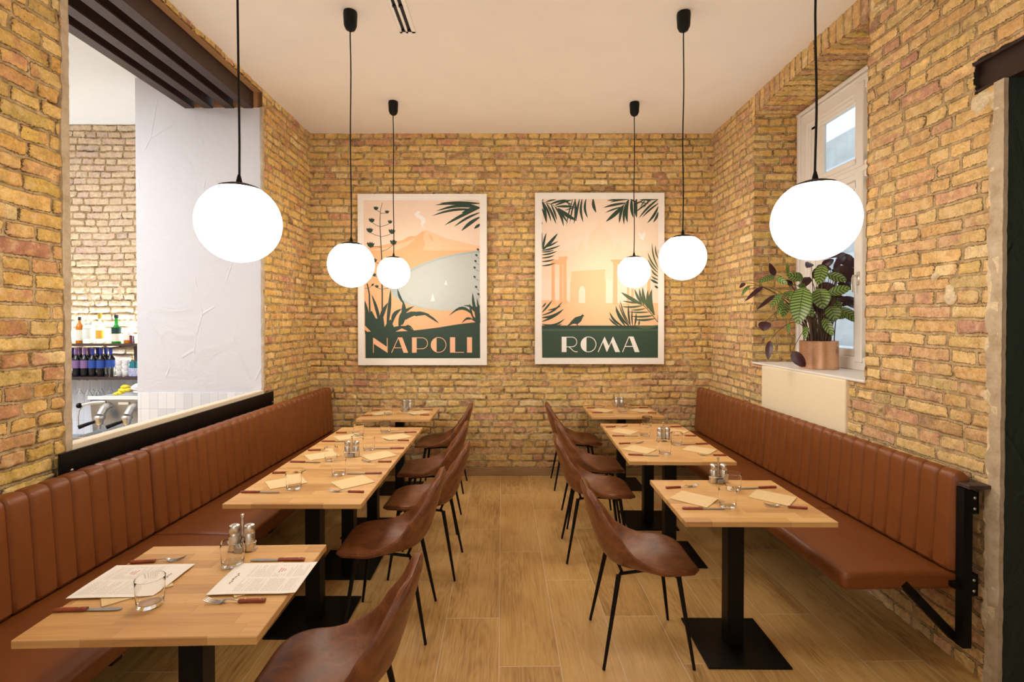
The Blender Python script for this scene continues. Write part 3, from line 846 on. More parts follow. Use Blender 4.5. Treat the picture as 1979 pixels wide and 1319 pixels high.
# ------------------------------------------------------------------ chairs
CH = [(0.00, 0.249, 0.410, 0.055), (0.035, 0.256, 0.424, 0.108), (0.09, 0.243, 0.443, 0.158), (0.17, 0.205, 0.454, 0.194), (0.27, 0.140, 0.457, 0.215), (0.40, 0.05, 0.446, 0.224),
      (0.52, -0.06, 0.444, 0.222), (0.60, -0.135, 0.462, 0.214), (0.67, -0.185, 0.515, 0.205), (0.76, -0.218, 0.60, 0.196), (0.86, -0.249, 0.70, 0.172), (0.94, -0.273, 0.788, 0.140), (1.0, -0.287, 0.834, 0.092)]
def make_chair():
    t = thing('dining_chair', 'x', 'chair')
    nv, nu = 52, 26
    top = []; bot = []
    for i in range(nv+1):
        v = i/nv
        x, z, w = crom(CH, v); x2, z2, _ = crom(CH, min(v+0.01, 1)); x1, z1, _ = crom(CH, max(v-0.01, 0))
        tx, tz = x2-x1, z2-z1; l = math.hypot(tx, tz) or 1; nx, nz = tz/l, -tx/l   # up/forward normal
        if nz < 0 and abs(nz) > abs(nx): nx, nz = -nx, -nz
        if nx < 0 and v > 0.6: nx, nz = -nx, -nz
        curl = 0.010 + 0.082*math.exp(-((v-0.66)/0.20)**2) + 0.022*(v > 0.7)*min((v-0.7)/0.2, 1)
        ph = math.radians(92-74*min(max((v-0.34)/0.5, 0), 1)); cxd, czd = math.cos(ph), math.sin(ph)
        ra = []; rb = []
        for j in range(nu+1):
            u = -1+2*j/nu
            yy = w*math.sin(u*PI/2)
            c = curl*abs(yy/0.20)**2.1
            edge = max(0.0, 1-abs(u)**7)
            ev = min(1, math.sin(PI*min(max(v, 0.0), 1.0)/1.0)*9) if (v < 0.035 or v > 0.965) else 1
            th = 0.018*math.sqrt(max(edge, 0))*max(ev, 0)**0.5
            ra.append((x+cxd*c+nx*th, yy, z+czd*c+nz*th)); rb.append((x+cxd*c-nx*th, yy, z+czd*c-nz*th))
        top.append(ra); bot.append(rb)
    sh = MB()
    loops = [ra + rb[::-1] for ra, rb in zip(top, bot)]
    sh.grid(loops, wrapv=True, smooth=True)
    n = len(loops[0])
    sh.add(loops[0], [tuple(range(n))], 0, True); sh.add(loops[-1], [tuple(range(n-1, -1, -1))], 0, True)
    so = sh.build('seat_shell', M['chair_leather'], t)
    # piped seam round the rim
    rim = [((a[0][0]+b[0][0])/2, a[0][1], (a[0][2]+b[0][2])/2) for a, b in zip(top, bot)] + [((a[-1][0]+b[-1][0])/2, a[-1][1], (a[-1][2]+b[-1][2])/2) for a, b in list(zip(top, bot))[::-1]]
    MB().tube(rim+[rim[0]], 0.0028, 6).build('piping', M['chair_leather'], so)
    f = MB()
    f.tube([(0.14, -0.12, 0.424), (0.0, -0.09, 0.424), (-0.12, -0.12, 0.424)], 0.008, 8).tube([(0.14, 0.12, 0.424), (0.0, 0.09, 0.424), (-0.12, 0.12, 0.424)], 0.008, 8)
    f.tube([(0.155, -0.15, 0.418), (0.13, -0.10, 0.425), (0.13, 0.10, 0.425), (0.155, 0.15, 0.418)], 0.008, 8).tube([(-0.135, -0.145, 0.418), (-0.11, -0.10, 0.425), (-0.11, 0.10, 0.425), (-0.135, 0.145, 0.418)], 0.008, 8)
    f.build('under_frame', M['black'], t)
    for sx in (1, -1):
        for sy in (1, -1):
            x0 = 0.155 if sx > 0 else -0.135
            MB().tube([(x0, sy*0.15, 0.432), (sx*0.216, sy*0.199, 0.003)], 0.0125, 12, r2=0.0075).build('leg', M['black'], t)
    return t
CHAIRS = [
 (-0.600, 1.690, 180.0, 'brown leather chair cut off by the bottom edge, beside the nearest left table'),
 (-0.652, 2.732, 181.0, 'brown leather chair at the near end of the joined left tables'),
 (-0.562, 3.365, 178.5, 'brown leather chair at the middle of the joined left tables'),
 (-0.630, 4.050, 181.0, 'brown leather chair at the far end of the joined left tables'),
 (-0.662, 4.960, 180.0, 'brown leather chair at the left table by the back wall'),
 (0.665, 2.550, 0.0, 'brown leather chair at the nearest right table'),
 (0.612, 3.580, -1.0, 'brown leather chair at the nearer of two joined right tables'),
 (0.675, 4.155, 0.0, 'brown leather chair at the farther of two joined right tables'),
 (0.655, 5.050, 0.0, 'brown leather chair at the right table by the back wall')]
cp = make_chair()
for i, (x, y, a, lb) in enumerate(CHAIRS):
    o = cp if i == 0 else copy_tree(cp)
    o.location = (x, y, 0); o.rotation_euler = (0, 0, math.radians(a)); o['label'] = lb; o['group'] = 'brown leather dining chairs'

# ------------------------------------------------------------------ pendant lamps
def make_pendant(zc):
    t = thing('pendant_lamp', 'x', 'lamp'); R = 0.149
    prof = [(0.001, -R)] + [(R*math.sin(PI*k/28), -R*math.cos(PI*k/28)) for k in range(1, 24)]
    MB().lathe(prof, 48, cap=True, smooth=True).build('glass_globe', M['globe'], t, (0, 0, 0))
    cap = MB().lathe([(0.0785, 0.124), (0.080, 0.127), (0.070, 0.135), (0.045, 0.144), (0.012, 0.150), (0.009, 0.165), (0.005, 0.182)], 36)
    cap.build('cap', M['black'], t)
    h = CZ-zc
    pts = [(0.0025*math.sin(i*0.9)*(1 if 0 < i < 12 else 0), 0.002*math.cos(i*1.3), 0.178+(h-0.23)*i/12) for i in range(13)]
    MB().tube(pts, 0.0042, 8).build('cord', M['black'], t)
    MB().lathe([(0.014, h-0.125), (0.03, h-0.115), (0.041, h-0.09), (0.045, h-0.02), (0.043, h-0.002)], 28).build('ceiling_cup', M['black'], t)
    return t
PEND = [(-1.026, 1.89, 2.040, 'lit white globe pendant lamp, largest on the left'),
        (-1.042, 3.27, 2.038, 'lit white globe pendant lamp, middle of the three on the left'),
        (-1.073, 4.60, 2.118, 'lit white globe pendant lamp, farthest on the left before the NAPOLI poster'),
        (1.143, 1.865, 2.045, 'lit white globe pendant lamp, largest on the right'),
        (1.141, 3.28, 2.087, 'lit white globe pendant lamp, middle of the three on the right'),
        (1.155, 4.62, 2.125, 'lit white globe pendant lamp, farthest on the right before the ROMA poster')]
for x, y, z, lb in PEND:
    o = make_pendant(z); o.location = (x, y, z); o['label'] = lb; o['group'] = 'globe pendant lamps'

# ceiling slot diffuser
v = thing('ceiling_vent', 'white two-slot air diffuser in the ceiling', 'vent', (-0.712, 3.0, CZ))
f = MB()
for xa, xb in ((-0.056, -0.036), (-0.014, 0.004), (0.028, 0.056)): f.box(xa, xb, -0.9, 0.5, -0.008, 0.002, 0, 0.0015)
f.box(-0.056, 0.056, 0.48, 0.5, -0.008, 0.002)
f.build('frame', M['white_paint'], v)
for xa, xb in ((-0.036, -0.014), (0.004, 0.028)):
    s_ = MB(); s_.box(xa, xb, -0.9, 0.48, -0.003, 0.002)
    for yy in (-0.6, -0.3, 0.0, 0.19, 0.46): s_.box(xa-0.002, xb+0.002, yy, yy+0.018, -0.0115, -0.003)
    s_.build('slot', M['black'], v)

# ------------------------------------------------------------------ tableware
def make_knife():
    t = thing('knife', 'x', 'knife')   # handle at -x, blade towards +x; length ~0.207
    hd = MB(); P = []
    for i in range(9):
        s = i/8; x = -0.105+0.098*s; w = 0.0092-0.0022*math.sin(PI*s)*0.6+0.0008*(1-s); h = 0.0118-0.001*s
        if i == 0: w *= 0.8; h *= 0.85
        P.append([(x, w*math.cos(2*PI*k/12), h*0.52+0.48*h*math.sin(2*PI*k/12)) for k in range(12)])
    hd.grid(P, wrapv=True); hd.add(P[0], [tuple(range(12))]); hd.add(P[-1], [tuple(range(11, -1, -1))])
    ho = hd.build('handle', M['handle'], t)
    for x in (-0.085, -0.03): MB().lathe([(0.0022, 0), (0.0022, 0.0126), (0.001, 0.013)], 10, c=(x, 0, 0)).build('rivet', M['chrome'], ho)
    poly = [(-0.008, -0.004), (0.0, -0.007), (0.04, -0.0085), (0.075, -0.0092), (0.092, -0.008), (0.100, -0.003), (0.101, 0.002), (0.095, 0.0065), (0.06, 0.008), (0.0, 0.0065), (-0.008, 0.004)]
    MB().prism(poly, 0.003, 0.0044).build('blade', M['steel'], t)
    return t
def make_fork():
    t = thing('fork', 'x', 'fork')
    hd = MB(); P = []
    for i in range(9):
        s = i/8; x = -0.095+0.085*s; w = 0.0088-0.0016*math.sin(PI*s); h = 0.0118-0.0012*s
        if i == 0: w *= 0.8
        P.append([(x, w*math.cos(2*PI*k/12), h*0.52+0.48*h*math.sin(2*PI*k/12)) for k in range(12)])
    hd.grid(P, wrapv=True); hd.add(P[0], [tuple(range(12))]); hd.add(P[-1], [tuple(range(11, -1, -1))])
    ho = hd.build('handle', M['handle'], t)
    for x in (-0.078, -0.03): MB().lathe([(0.0022, 0), (0.0022, 0.0126), (0.001, 0.013)], 10, c=(x, 0, 0)).build('rivet', M['chrome'], ho)
    def zc(x): return crom([(-0.012, 0.005), (0.01, 0.009), (0.028, 0.010), (0.045, 0.0035), (0.06, 0.0025), (0.085, 0.008), (0.1, 0.015)], x)[0]
    nb = MB(); P = []; Q = []
    for i in range(22):
        x = -0.012+0.063*i/21; w = crom([(-0.012, 0.003), (0.02, 0.0026), (0.036, 0.007), (0.045, 0.0112), (0.055, 0.0115)], x)[0]
        P.append([(x, -w, zc(x)), (x, 0, zc(x)-0.0012*(x > 0.035)), (x, w, zc(x)), (x, w, zc(x)+0.0018), (x, 0, zc(x)+0.0018-0.0012*(x > 0.035)), (x, -w, zc(x)+0.0018)])
    nb.grid(P, wrapv=True); nb.add(P[0], [tuple(range(6))]); nb.add(P[-1], [tuple(range(5, -1, -1))])
    for k in range(4):
        yc = -0.0098+k*0.00653; T = []
        for i in range(9):
            x = 0.050+0.048*i/8; w = 0.0016*(1-0.5*i/8)
            T.append([(x, yc-w, zc(x)), (x, yc+w, zc(x)), (x, yc+w, zc(x)+0.0016), (x, yc-w, zc(x)+0.0016)])
        nb.grid(T, wrapv=True); nb.add(T[0], [(0, 1, 2, 3)]); nb.add(T[-1], [(3, 2, 1, 0)])
    nb.build('tines', M['steel'], t)
    return t
def make_napkin():
    mb = MB(); a, b = 0.096, 0.078
    P = []
    r = random.Random(2)
    for i in range(9):
        row = []
        for j in range(9):
            x = -a+2*a*i/8; y = -b+2*b*j/8
            z = 0.0035+0.0015*(i/8)*(j/8)+r.uniform(0, 0.0004)
            row.append((x, y, z))
        P.append(row)
    mb.grid(P, smooth=True)
    Q = [[(x, y, 0.0006) for x, y, z in row] for row in P]
    mb.grid(Q)
    ring = [P[i][0] for i in range(9)] + [P[8][j] for j in range(1, 9)] + [P[i][8] for i in range(7, -1, -1)] + [P[0][j] for j in range(7, 0, -1)]
    mb.grid([ring, [(x, y, 0.0018) for x, y, z in ring]], wrapv=True, smooth=False)
    mb.grid([[(x*0.995, y*0.995, 0.0018) for x, y, z in ring], [(x*0.995, y*0.995, 0.0004) for x, y, z in ring]], wrapv=True, smooth=False)
    return mb.build('paper_napkin', M['kraft'])
def make_glass():
    prof = [(0.0335, 0.0), (0.0352, 0.0005), (0.0366, 0.0020), (0.0374, 0.0045), (0.0380, 0.009), (0.0392, 0.025), (0.0408, 0.05), (0.0418, 0.075), (0.0424, 0.0900), (0.0423, 0.0908), (0.0420, 0.0912), (0.0417, 0.0908), (0.0414, 0.0900), (0.0407, 0.075), (0.0396, 0.05), (0.0380, 0.027), (0.0368, 0.019), (0.0350, 0.0150), (0.0320, 0.0135), (0.025, 0.0128), (0.012, 0.0125), (0, 0)]
    mb = MB(); n = 40
    vs = []; fs = []
    mb.lathe(prof[:-1], n, cap=False)
    base = len(mb.v)
    mb.add([mb.v[k] for k in range(n)], [tuple(range(n-1, -1, -1))], 0, False)
    last = mb.v[(len(prof)-2)*n:(len(prof)-1)*n]
    mb.add(last, [tuple(range(n))], 0, False)
    return mb.build('water_glass', M['glass'], sharp=50)
def weld(o):
    import bmesh
    bm = bmesh.new(); bm.from_mesh(o.data); bmesh.ops.remove_doubles(bm, verts=bm.verts, dist=1e-6); bmesh.ops.recalc_face_normals(bm, faces=bm.faces); bm.to_mesh(o.data); bm.free()
def make_caddy():
    t = thing('condiment_caddy', 'x', 'caddy')
    for nm, x in (('salt_shaker', -0.029), ('pepper_shaker', 0.029)):
        s = MB().lathe([(0.019, 0.004), (0.0205, 0.007), (0.0205, 0.0735), (0.0195, 0.075)], 24, c=(x, 0, 0))
        so = s.build(nm, M['chrome'], t)
        MB().lathe([(0.0195, 0.0755), (0.0205, 0.077), (0.0205, 0.097), (0.0185, 0.103), (0.012, 0.107), (0.001, 0.108)], 24, c=(x, 0, 0)).build('shaker_top', M['chrome'], so)
    MB().tube([(0, 0.006, 0.004), (0, 0.006, 0.135)], 0.0042, 10).lathe([(0.004, 0.13), (0.0075, 0.138), (0.0075, 0.143), (0.004, 0.146)], 14, c=(0, 0.006, 0)).build('post', M['chrome'], t)
    w = MB().box(-0.052, 0.052, -0.012, 0.022, 0.0, 0.004, bev=0.001)
    ring = [(0.055*math.cos(a)*1.0, 0.024*math.sin(a), 0.035) for a in [2*PI*k/24 for k in range(25)]]
    w.tube(ring, 0.0016, 6)
    for x in (-0.053, 0.053): w.tube([(x, 0, 0.002), (x, 0, 0.035)], 0.0016, 6)
    w.build('wire_stand', M['chrome'], t)
    MB().box(-0.017, 0.017, -0.030, -0.0215, 0.002, 0.024, bev=0.002).box(-0.017, -0.0145, -0.0225, -0.010, 0.002, 0.024).box(0.0145, 0.017, -0.0225, -0.010, 0.002, 0.024).build('toothpick_holder', M['steel'], t)
    return t
PR = dict(k=make_knife(), f=make_fork(), n=make_napkin(), g=make_glass(), c=make_caddy())
weld(PR['g'])
USED = set()
NAMES = dict(k=('knife', 'wooden-handled knife, {s} side of {t}', 'cutlery knives'),
             f=('fork', 'wooden-handled fork, {s} side of {t}', 'cutlery forks'),
             n=('napkin', 'brown paper napkin, {s} side of {t}', 'brown paper napkins'),
             g=('glass', 'empty water glass, {s} side of {t}', 'water glasses'),
             c=('caddy', 'steel salt and pepper caddy on {t}', 'condiment caddies'))
TZ = 0.7502
def place(kind, x, y, a, side, tk, dz=0.0):
    p = PR[kind]
    if kind in USED: o = copy_tree(p)
    else: o = p; USED.add(kind)
    o.location = (x, y, TZ+dz); o.rotation_euler = (0, 0, a)
    c, l, g = NAMES[kind]
    o['category'] = c; o['label'] = l.format(s=side, t=TABLES[tk][3]); o['group'] = g
    return o
def seg(kind, h, tip, side, tk):
    """knife/fork from handle end to tip"""
    L = dict(k=(0.105, 0.206), f=(0.095, 0.193))[kind]
    dx, dy = tip[0]-h[0], tip[1]-h[1]; a = math.atan2(dy, dx)
    place(kind, h[0]+math.cos(a)*L[0], h[1]+math.sin(a)*L[0], a, side, tk)
B_, A_ = 'bench', 'aisle'
# measured settings
SET = {
 'L1': dict(B=dict(k=((-1.436, 1.556), (-1.23, 1.568)), f=((-1.432, 1.866), (-1.25, 1.892)), n=(-1.285, 1.70, 42), g=(-1.158, 1.590)),
            A=dict(k=((-0.785, 1.890), (-0.99, 1.887)), f=((-0.797, 1.611), (-0.99, 1.604)), n=(-0.885, 1.752, 40), g=(-1.040, 1.856)), c=(-1.068, 1.972)),
 'L2': dict(B=dict(k=((-1.434, 2.642), (-1.23, 2.638)), f=((-1.425, 2.974), (-1.24, 2.995)), n=(-1.268, 2.807, 36), g=(-1.180, 2.705)),
            A=dict(k=((-0.768, 2.974), (-0.971, 2.959)), f=((-0.779, 2.642), (-0.972, 2.658)), n=(-0.890, 2.808, 42), g=(-1.020, 2.955))),
 'L3': dict(B=dict(k=((-1.425, 3.215), (-1.22, 3.197)), f=((-1.422, 3.497), (-1.24, 3.52)), n=(-1.275, 3.365, 36), g=(-1.172, 3.250)),
            A=dict(k=((-0.759, 3.561), (-0.974, 3.547)), f=((-0.768, 3.215), (-0.961, 3.215)), n=(-0.889, 3.365, 42), g=(-1.000, 3.517)), c=(-1.066, 3.345)),
 'L4': dict(B=dict(k=((-1.426, 3.760), (-1.22, 3.756)), f=((-1.418, 4.047), (-1.23, 4.06)), n=(-1.270, 3.910, 36), g=(-1.200, 3.945)),
            A=dict(k=((-0.766, 4.075), (-0.968, 4.050)), f=((-0.771, 3.785), (-0.973, 3.801)), n=(-0.890, 3.905, 42), g=(-1.022, 4.075))),
 'L5': dict(B=dict(k=((-1.425, 4.785), (-1.22, 4.80)), f=((-1.415, 5.07), (-1.23, 5.09)), n=(-1.27, 4.930, 36), g=(-1.189, 4.85)),
            A=dict(k=((-0.790, 5.10), (-0.99, 5.095)), f=((-0.785, 4.814), (-0.975, 4.827)), n=(-0.905, 4.955, 42), g=(-1.065, 5.03)), c=(-1.058, 5.125)),
 'R1': dict(A=dict(f=((0.855, 2.705), (1.045, 2.742)), k=((0.842, 2.410), (1.047, 2.407)), n=(0.947, 2.545, -42), g=(1.075, 2.440)),
            B=dict(k=((1.464, 2.721), (1.262, 2.697)), f=((1.449, 2.409), (1.262, 2.452)), n=(1.362, 2.565, -42), g=(1.216, 2.692)), c=(1.184, 2.806)),
 'R2': dict(A=dict(f=((0.815, 3.689), (1.005, 3.718)), k=((0.811, 3.389), (1.015, 3.360)), n=(0.925, 3.528, -42), g=(1.070, 3.415)),
            B=dict(k=((1.480, 3.689), (1.276, 3.664)), f=((1.472, 3.368), (1.282, 3.375)), n=(1.345, 3.515, -42), g=(1.240, 3.680)), c=(1.171, 3.770)),
 'R3': dict(A=dict(f=((0.83, 4.272), (1.02, 4.295)), k=((0.816, 3.945), (1.021, 3.938)), n=(0.948, 4.106, -42), g=(1.082, 3.960)),
            B=dict(k=((1.487, 4.285), (1.285, 4.27)), f=((1.483, 3.938), (1.295, 3.965)), n=(1.365, 4.115, -42), g=(1.190, 4.29))),
 'R4': dict(A=dict(f=((0.813, 5.215), (1.00, 5.235)), k=((0.824, 4.94), (1.027, 4.93)), n=(0.948, 5.085, -42), g=(1.132, 4.965)),
            B=dict(k=((1.461, 5.23), (1.255, 5.215)), f=((1.458, 4.92), (1.27, 4.95)), n=(1.345, 5.07, -42), g=(1.235, 5.20)), c=(1.170, 5.30)),
}
for tk, S in SET.items():
    for sd, nm in (('B', B_), ('A', A_)):
        q = S[sd]
        seg('k', *q['k'], nm, tk); seg('f', *q['f'], nm, tk)
        place('n', q['n'][0], q['n'][1], math.radians(q['n'][2]), nm, tk)
        g = place('g', q['g'][0], q['g'][1], 0, nm, tk)
    if 'c' in S: place('c', S['c'][0], S['c'][1], 0.05, '', tk)

# menus on the nearest left table
def menu(pts, label, flip, seed):
    (ax, ay), (bx, by), (cx, cy), (dx, dy) = pts     # far-left, far-right, near-right, near-left
    def Pt(s, t_, dz=0.0):                            # s along x, t from near to far
        x0, y0 = dx+(cx-dx)*s, dy+(cy-dy)*s; x1, y1 = ax+(bx-ax)*s, ay+(by-ay)*s
        lift = 0.003*max(0, (s-0.85)/0.15 if not flip else 0)+0.001*math.sin(s*5+t_*4)
        return (x0+(x1-x0)*t_, y0+(y1-y0)*t_, TZ+0.0068+lift+dz)
    o = thing('menu_sheet', label, 'menu', (0, 0, 0), 0, 'printed menus')
    mb = MB(); n = 14
    A = [[Pt(i/n, j/n) for j in range(n+1)] for i in range(n+1)]
    B = [[(p[0], p[1], p[2]-0.0006) for p in r] for r in A]
    mb.grid(A); mb.grid(B)
    r1 = [A[i][0] for i in range(n+1)]+[A[n][j] for j in range(1, n+1)]+[A[i][n] for i in range(n-1, -1, -1)]+[A[0][j] for j in range(n-1, 0, -1)]
    mb.grid([r1, [(p[0], p[1], p[2]-0.0006) for p in r1]], wrapv=True, smooth=False)
    mb.build('paper', M['paper'], o)
    # print: lines of text run along t (the menu is read from the side)
    r = random.Random(seed); pr = MB()
    def word(s0, s1, t0, t1, mi):
        pr.add([Pt(s0, t0, .0003), Pt(s1, t0, .0003), Pt(s1, t1, .0003), Pt(s0, t1, .0003)], [(0, 1, 2, 3)], mi)
    F = (lambda s: s) if not flip else (lambda s: 1-s)
    for c0, c1 in ((0.08, 0.47), (0.53, 0.92)):
        s = 0.26
        while s < 0.94:
            t_ = c0; end = c1 if r.random() < 0.65 else c0+(c1-c0)*r.uniform(0.4, 0.8)
            while t_ < end:
                wl = r.uniform(0.015, 0.05)
                if not (0.56 < s < 0.72 and 0.62 < t_ < 0.86): word(F(s), F(s+0.0065), t_, min(t_+wl, end), 0)
                t_ += wl+0.012
            s += 0.021 if r.random() > 0.15 else 0.036
    t_ = 0.30
    for k in range(12):
        wl = r.uniform(0.012, 0.03); s_ = 0.13+r.uniform(-0.012, 0.012)
        word(F(s_), F(s_+0.022), t_, t_+wl, 1); t_ += wl+0.008
    for k in range(3): word(F(0.60+k*0.03), F(0.612+k*0.03), 0.66+0.02*k, 0.82-0.02*k, 2)
    pr.build('print', [M['ink'], M['ink_dark'], M['ink_red']], o, recalc=False)
menu([(-1.465, 1.842), (-1.178, 1.850), (-1.178, 1.632), (-1.456, 1.618)], 'white printed menu sheet on the bench side of the nearest left table', True, 3)
menu([(-1.017, 1.858), (-0.723, 1.860), (-0.717, 1.652), (-1.009, 1.640)], 'white printed menu sheet on the aisle side of the nearest left table', False, 9)

# ------------------------------------------------------------------ calathea on the sill
PX, PY, PZ = 2.385, 3.83, 1.303
pc = thing('potted_calathea', 'striped leafy calathea in a copper pot on the white window sill', 'plant', (PX, PY, PZ))
MB().lathe([(0.126, 0.0), (0.130, 0.004), (0.130, 0.205), (0.131, 0.212), (0.127, 0.214), (0.122, 0.211), (0.120, 0.18)], 64, cap=False).lathe([(0.0005, 0.0), (0.126, 0.0)], 64, cap=False).build('pot', M['copper'], pc)
MB().lathe([(0.0005, 0.196), (0.06, 0.198), (0.121, 0.19)], 32, cap=False).build('soil', M['soil'], pc)
K = 0.000907
LV = [  # base x,y  tip x,y  width, depth offset (towards room negative), dark side out
 (595,430,510,735,150,-.14,0),(750,440,742,610,130,-.11,0),(808,240,735,408,95,-.07,0),(640,345,485,322,70,-.05,0),(640,555,690,675,75,-.07,0),
 (842,585,872,705,110,-.11,0),(865,475,1012,432,80,-.05,0),(880,310,1000,372,75,-.02,0),(945,268,1152,350,120,.02,1),(1005,150,1112,242,95,.04,1),
 (1040,150,905,265,50,.0,1),(1022,138,810,190,32,-.04,1),(1058,178,1192,268,34,.05,0),(1060,240,1170,300,44,.02,0),(965,598,1097,720,78,-.05,0),
 (1005,640,912,690,56,-.06,0),(1038,508,1197,608,84,.04,1),(990,580,1200,515,36,.0,1),(412,322,318,228,46,-.05,1),(425,342,466,402,48,-.06,0),
 (420,322,238,386,42,-.04,0),(152,390,76,434,30,-.06,1),(215,408,104,498,30,-.03,0),(305,420,130,542,34,-.06,1),(395,490,213,612,32,-.08,1),
 (450,478,322,598,48,-.08,0),(482,520,405,664,38,-.05,0),(305,712,262,792,90,-.10,1),(320,872,275,1024,52,-.13,1),(488,958,562,1080,84,-.16,1),
 (645,752,614,858,42,-.10,0),(780,688,812,828,68,-.12,0),(712,430,612,405,60,.0,0),(765,212,692,258,62,.02,1),(822,238,905,272,50,.03,1),
 (1000,380,1102,442,50,.03,1),(930,498,1035,542,60,.0,1),(830,398,965,470,92,.02,1),(560,455,505,520,70,-.02,0),(705,585,640,668,60,-.03,1),
 (622,398,490,362,40,.03,1),(505,728,470,802,32,-.09,0),(1112,402,1040,345,40,.03,1),(940,535,962,605,55,-.02,0),(560,308,512,215,24,.0,0),
 (700,640,600,560,80,.03,0),(660,480,600,640,110,-.02,1),(760,330,690,420,70,.04,1),(840,350,800,250,70,.05,1),(890,420,820,480,90,.05,0),
 (760,540,830,640,80,.03,1),(545,560,490,680,60,.0,0),(980,330,1060,300,60,.07,1),(900,230,960,180,60,.08,1),(1100,260,1200,225,46,.07,1),
 (870,560,960,560,60,.05,1),(640,300,700,360,70,.06,0),(740,470,680,560,90,.04,0),(1010,460,1100,420,50,.06,0),(860,250,800,330,60,.06,0)]
def leaf_world(cx, cy, dy): return Vector(((cx-812)*K*(1+dy/3.83*1.0), dy, (1110-cy)*K))
me_v = []; me_f = []; me_uv = []; stems = MB(); rl = random.Random(12)
for (bx, by, tx, ty, wd, dp, dark) in LV:
    b0 = leaf_world(bx, by, dp+0.02); t0 = leaf_world(tx, ty, dp-0.03+rl.uniform(-.02, .02))
    ax = (t0-b0); L = ax.length; ax.normalize()
    view = Vector((-0.55, -0.83, 0.15+rl.uniform(-.3, .3))).normalized()
    side = ax.cross(view).normalized(); nrm = side.cross(ax).normalized()
    if not dark: side = -side
    w = wd*K*0.54; nn = 14; mm = 6; st0 = len(me_v)
    bend = rl.uniform(0.02, 0.10)*L
    for i in range(nn+1):
        s = i/nn; ww = w*max(math.sin(PI*(s**0.85))**0.62, 0.0) if 0 < s < 1 else 0.0006
        c = b0+ax*(L*s)+nrm*(math.sin(PI*s)*bend)
        for j in range(mm+1):
            q = -1+2*j/mm
            p = c+side*(ww*q)-nrm*(abs(q)*ww*(-0.22))+nrm*(0.0015*math.sin(s*40+abs(q)*3))
            me_v.append(tuple(p)); me_uv.append((s*L*6.5, 0.5+0.5*q))
    for i in range(nn):
        for j in range(mm):
            a = st0+i*(mm+1)+j; me_f.append((a, a+mm+1, a+mm+2, a+1))
    # petiole from the pot
    a0 = Vector((rl.uniform(-.05, .05)+max(-.05, min(.05, b0.x*0.25)), rl.uniform(-.05, .05), 0.19))
    pts = []
    hgt = max(b0.z, 0.24)
    drop = b0.z < 0.42
    top = 0.36 if drop else 0.0
    c1 = Vector((a0.x+(b0.x-a0.x)*0.12, a0.y+(b0.y-a0.y)*0.1, (a0.z+b0.z)/2+0.08+top*0.5)); c2 = Vector((a0.x+(b0.x-a0.x)*(0.75 if not drop else 0.7), a0.y+(b0.y-a0.y)*0.7, b0.z+(0.02 if not drop else 0.13)))
    for i in range(13):
        s = i/12; pts.append(a0*(1-s)**3+c1*3*s*(1-s)**2+c2*3*s*s*(1-s)+b0*s**3)
    stems.tube(pts, 0.0042, 6, r2=0.0016)
for k in range(26):
    a = rl.uniform(0, 2*PI); r0 = rl.uniform(0.0, 0.06); e = rl.uniform(0.06, 0.19)
    stems.tube([(r0*math.cos(a), r0*math.sin(a), 0.19), (r0*1.4*math.cos(a)+.01, r0*1.4*math.sin(a), 0.33), (e*math.cos(a)+0.03, e*0.5*math.sin(a), rl.uniform(0.45, 0.62))], 0.0045, 6, r2=0.002)
me = bpy.data.meshes.new('foliage'); me.from_pydata(me_v, [], me_f)
uvl = me.uv_layers.new(name='UVMap')
for lp in me.loops: uvl.data[lp.index].uv = me_uv[lp.vertex_index]
me.polygons.foreach_set('use_smooth', [True]*len(me_f)); me.materials.append(M['leaf'])
fo = bpy.data.objects.new('foliage', me); COL.objects.link(fo); fo.parent = pc
stems.build('stems', M['stem'], pc)

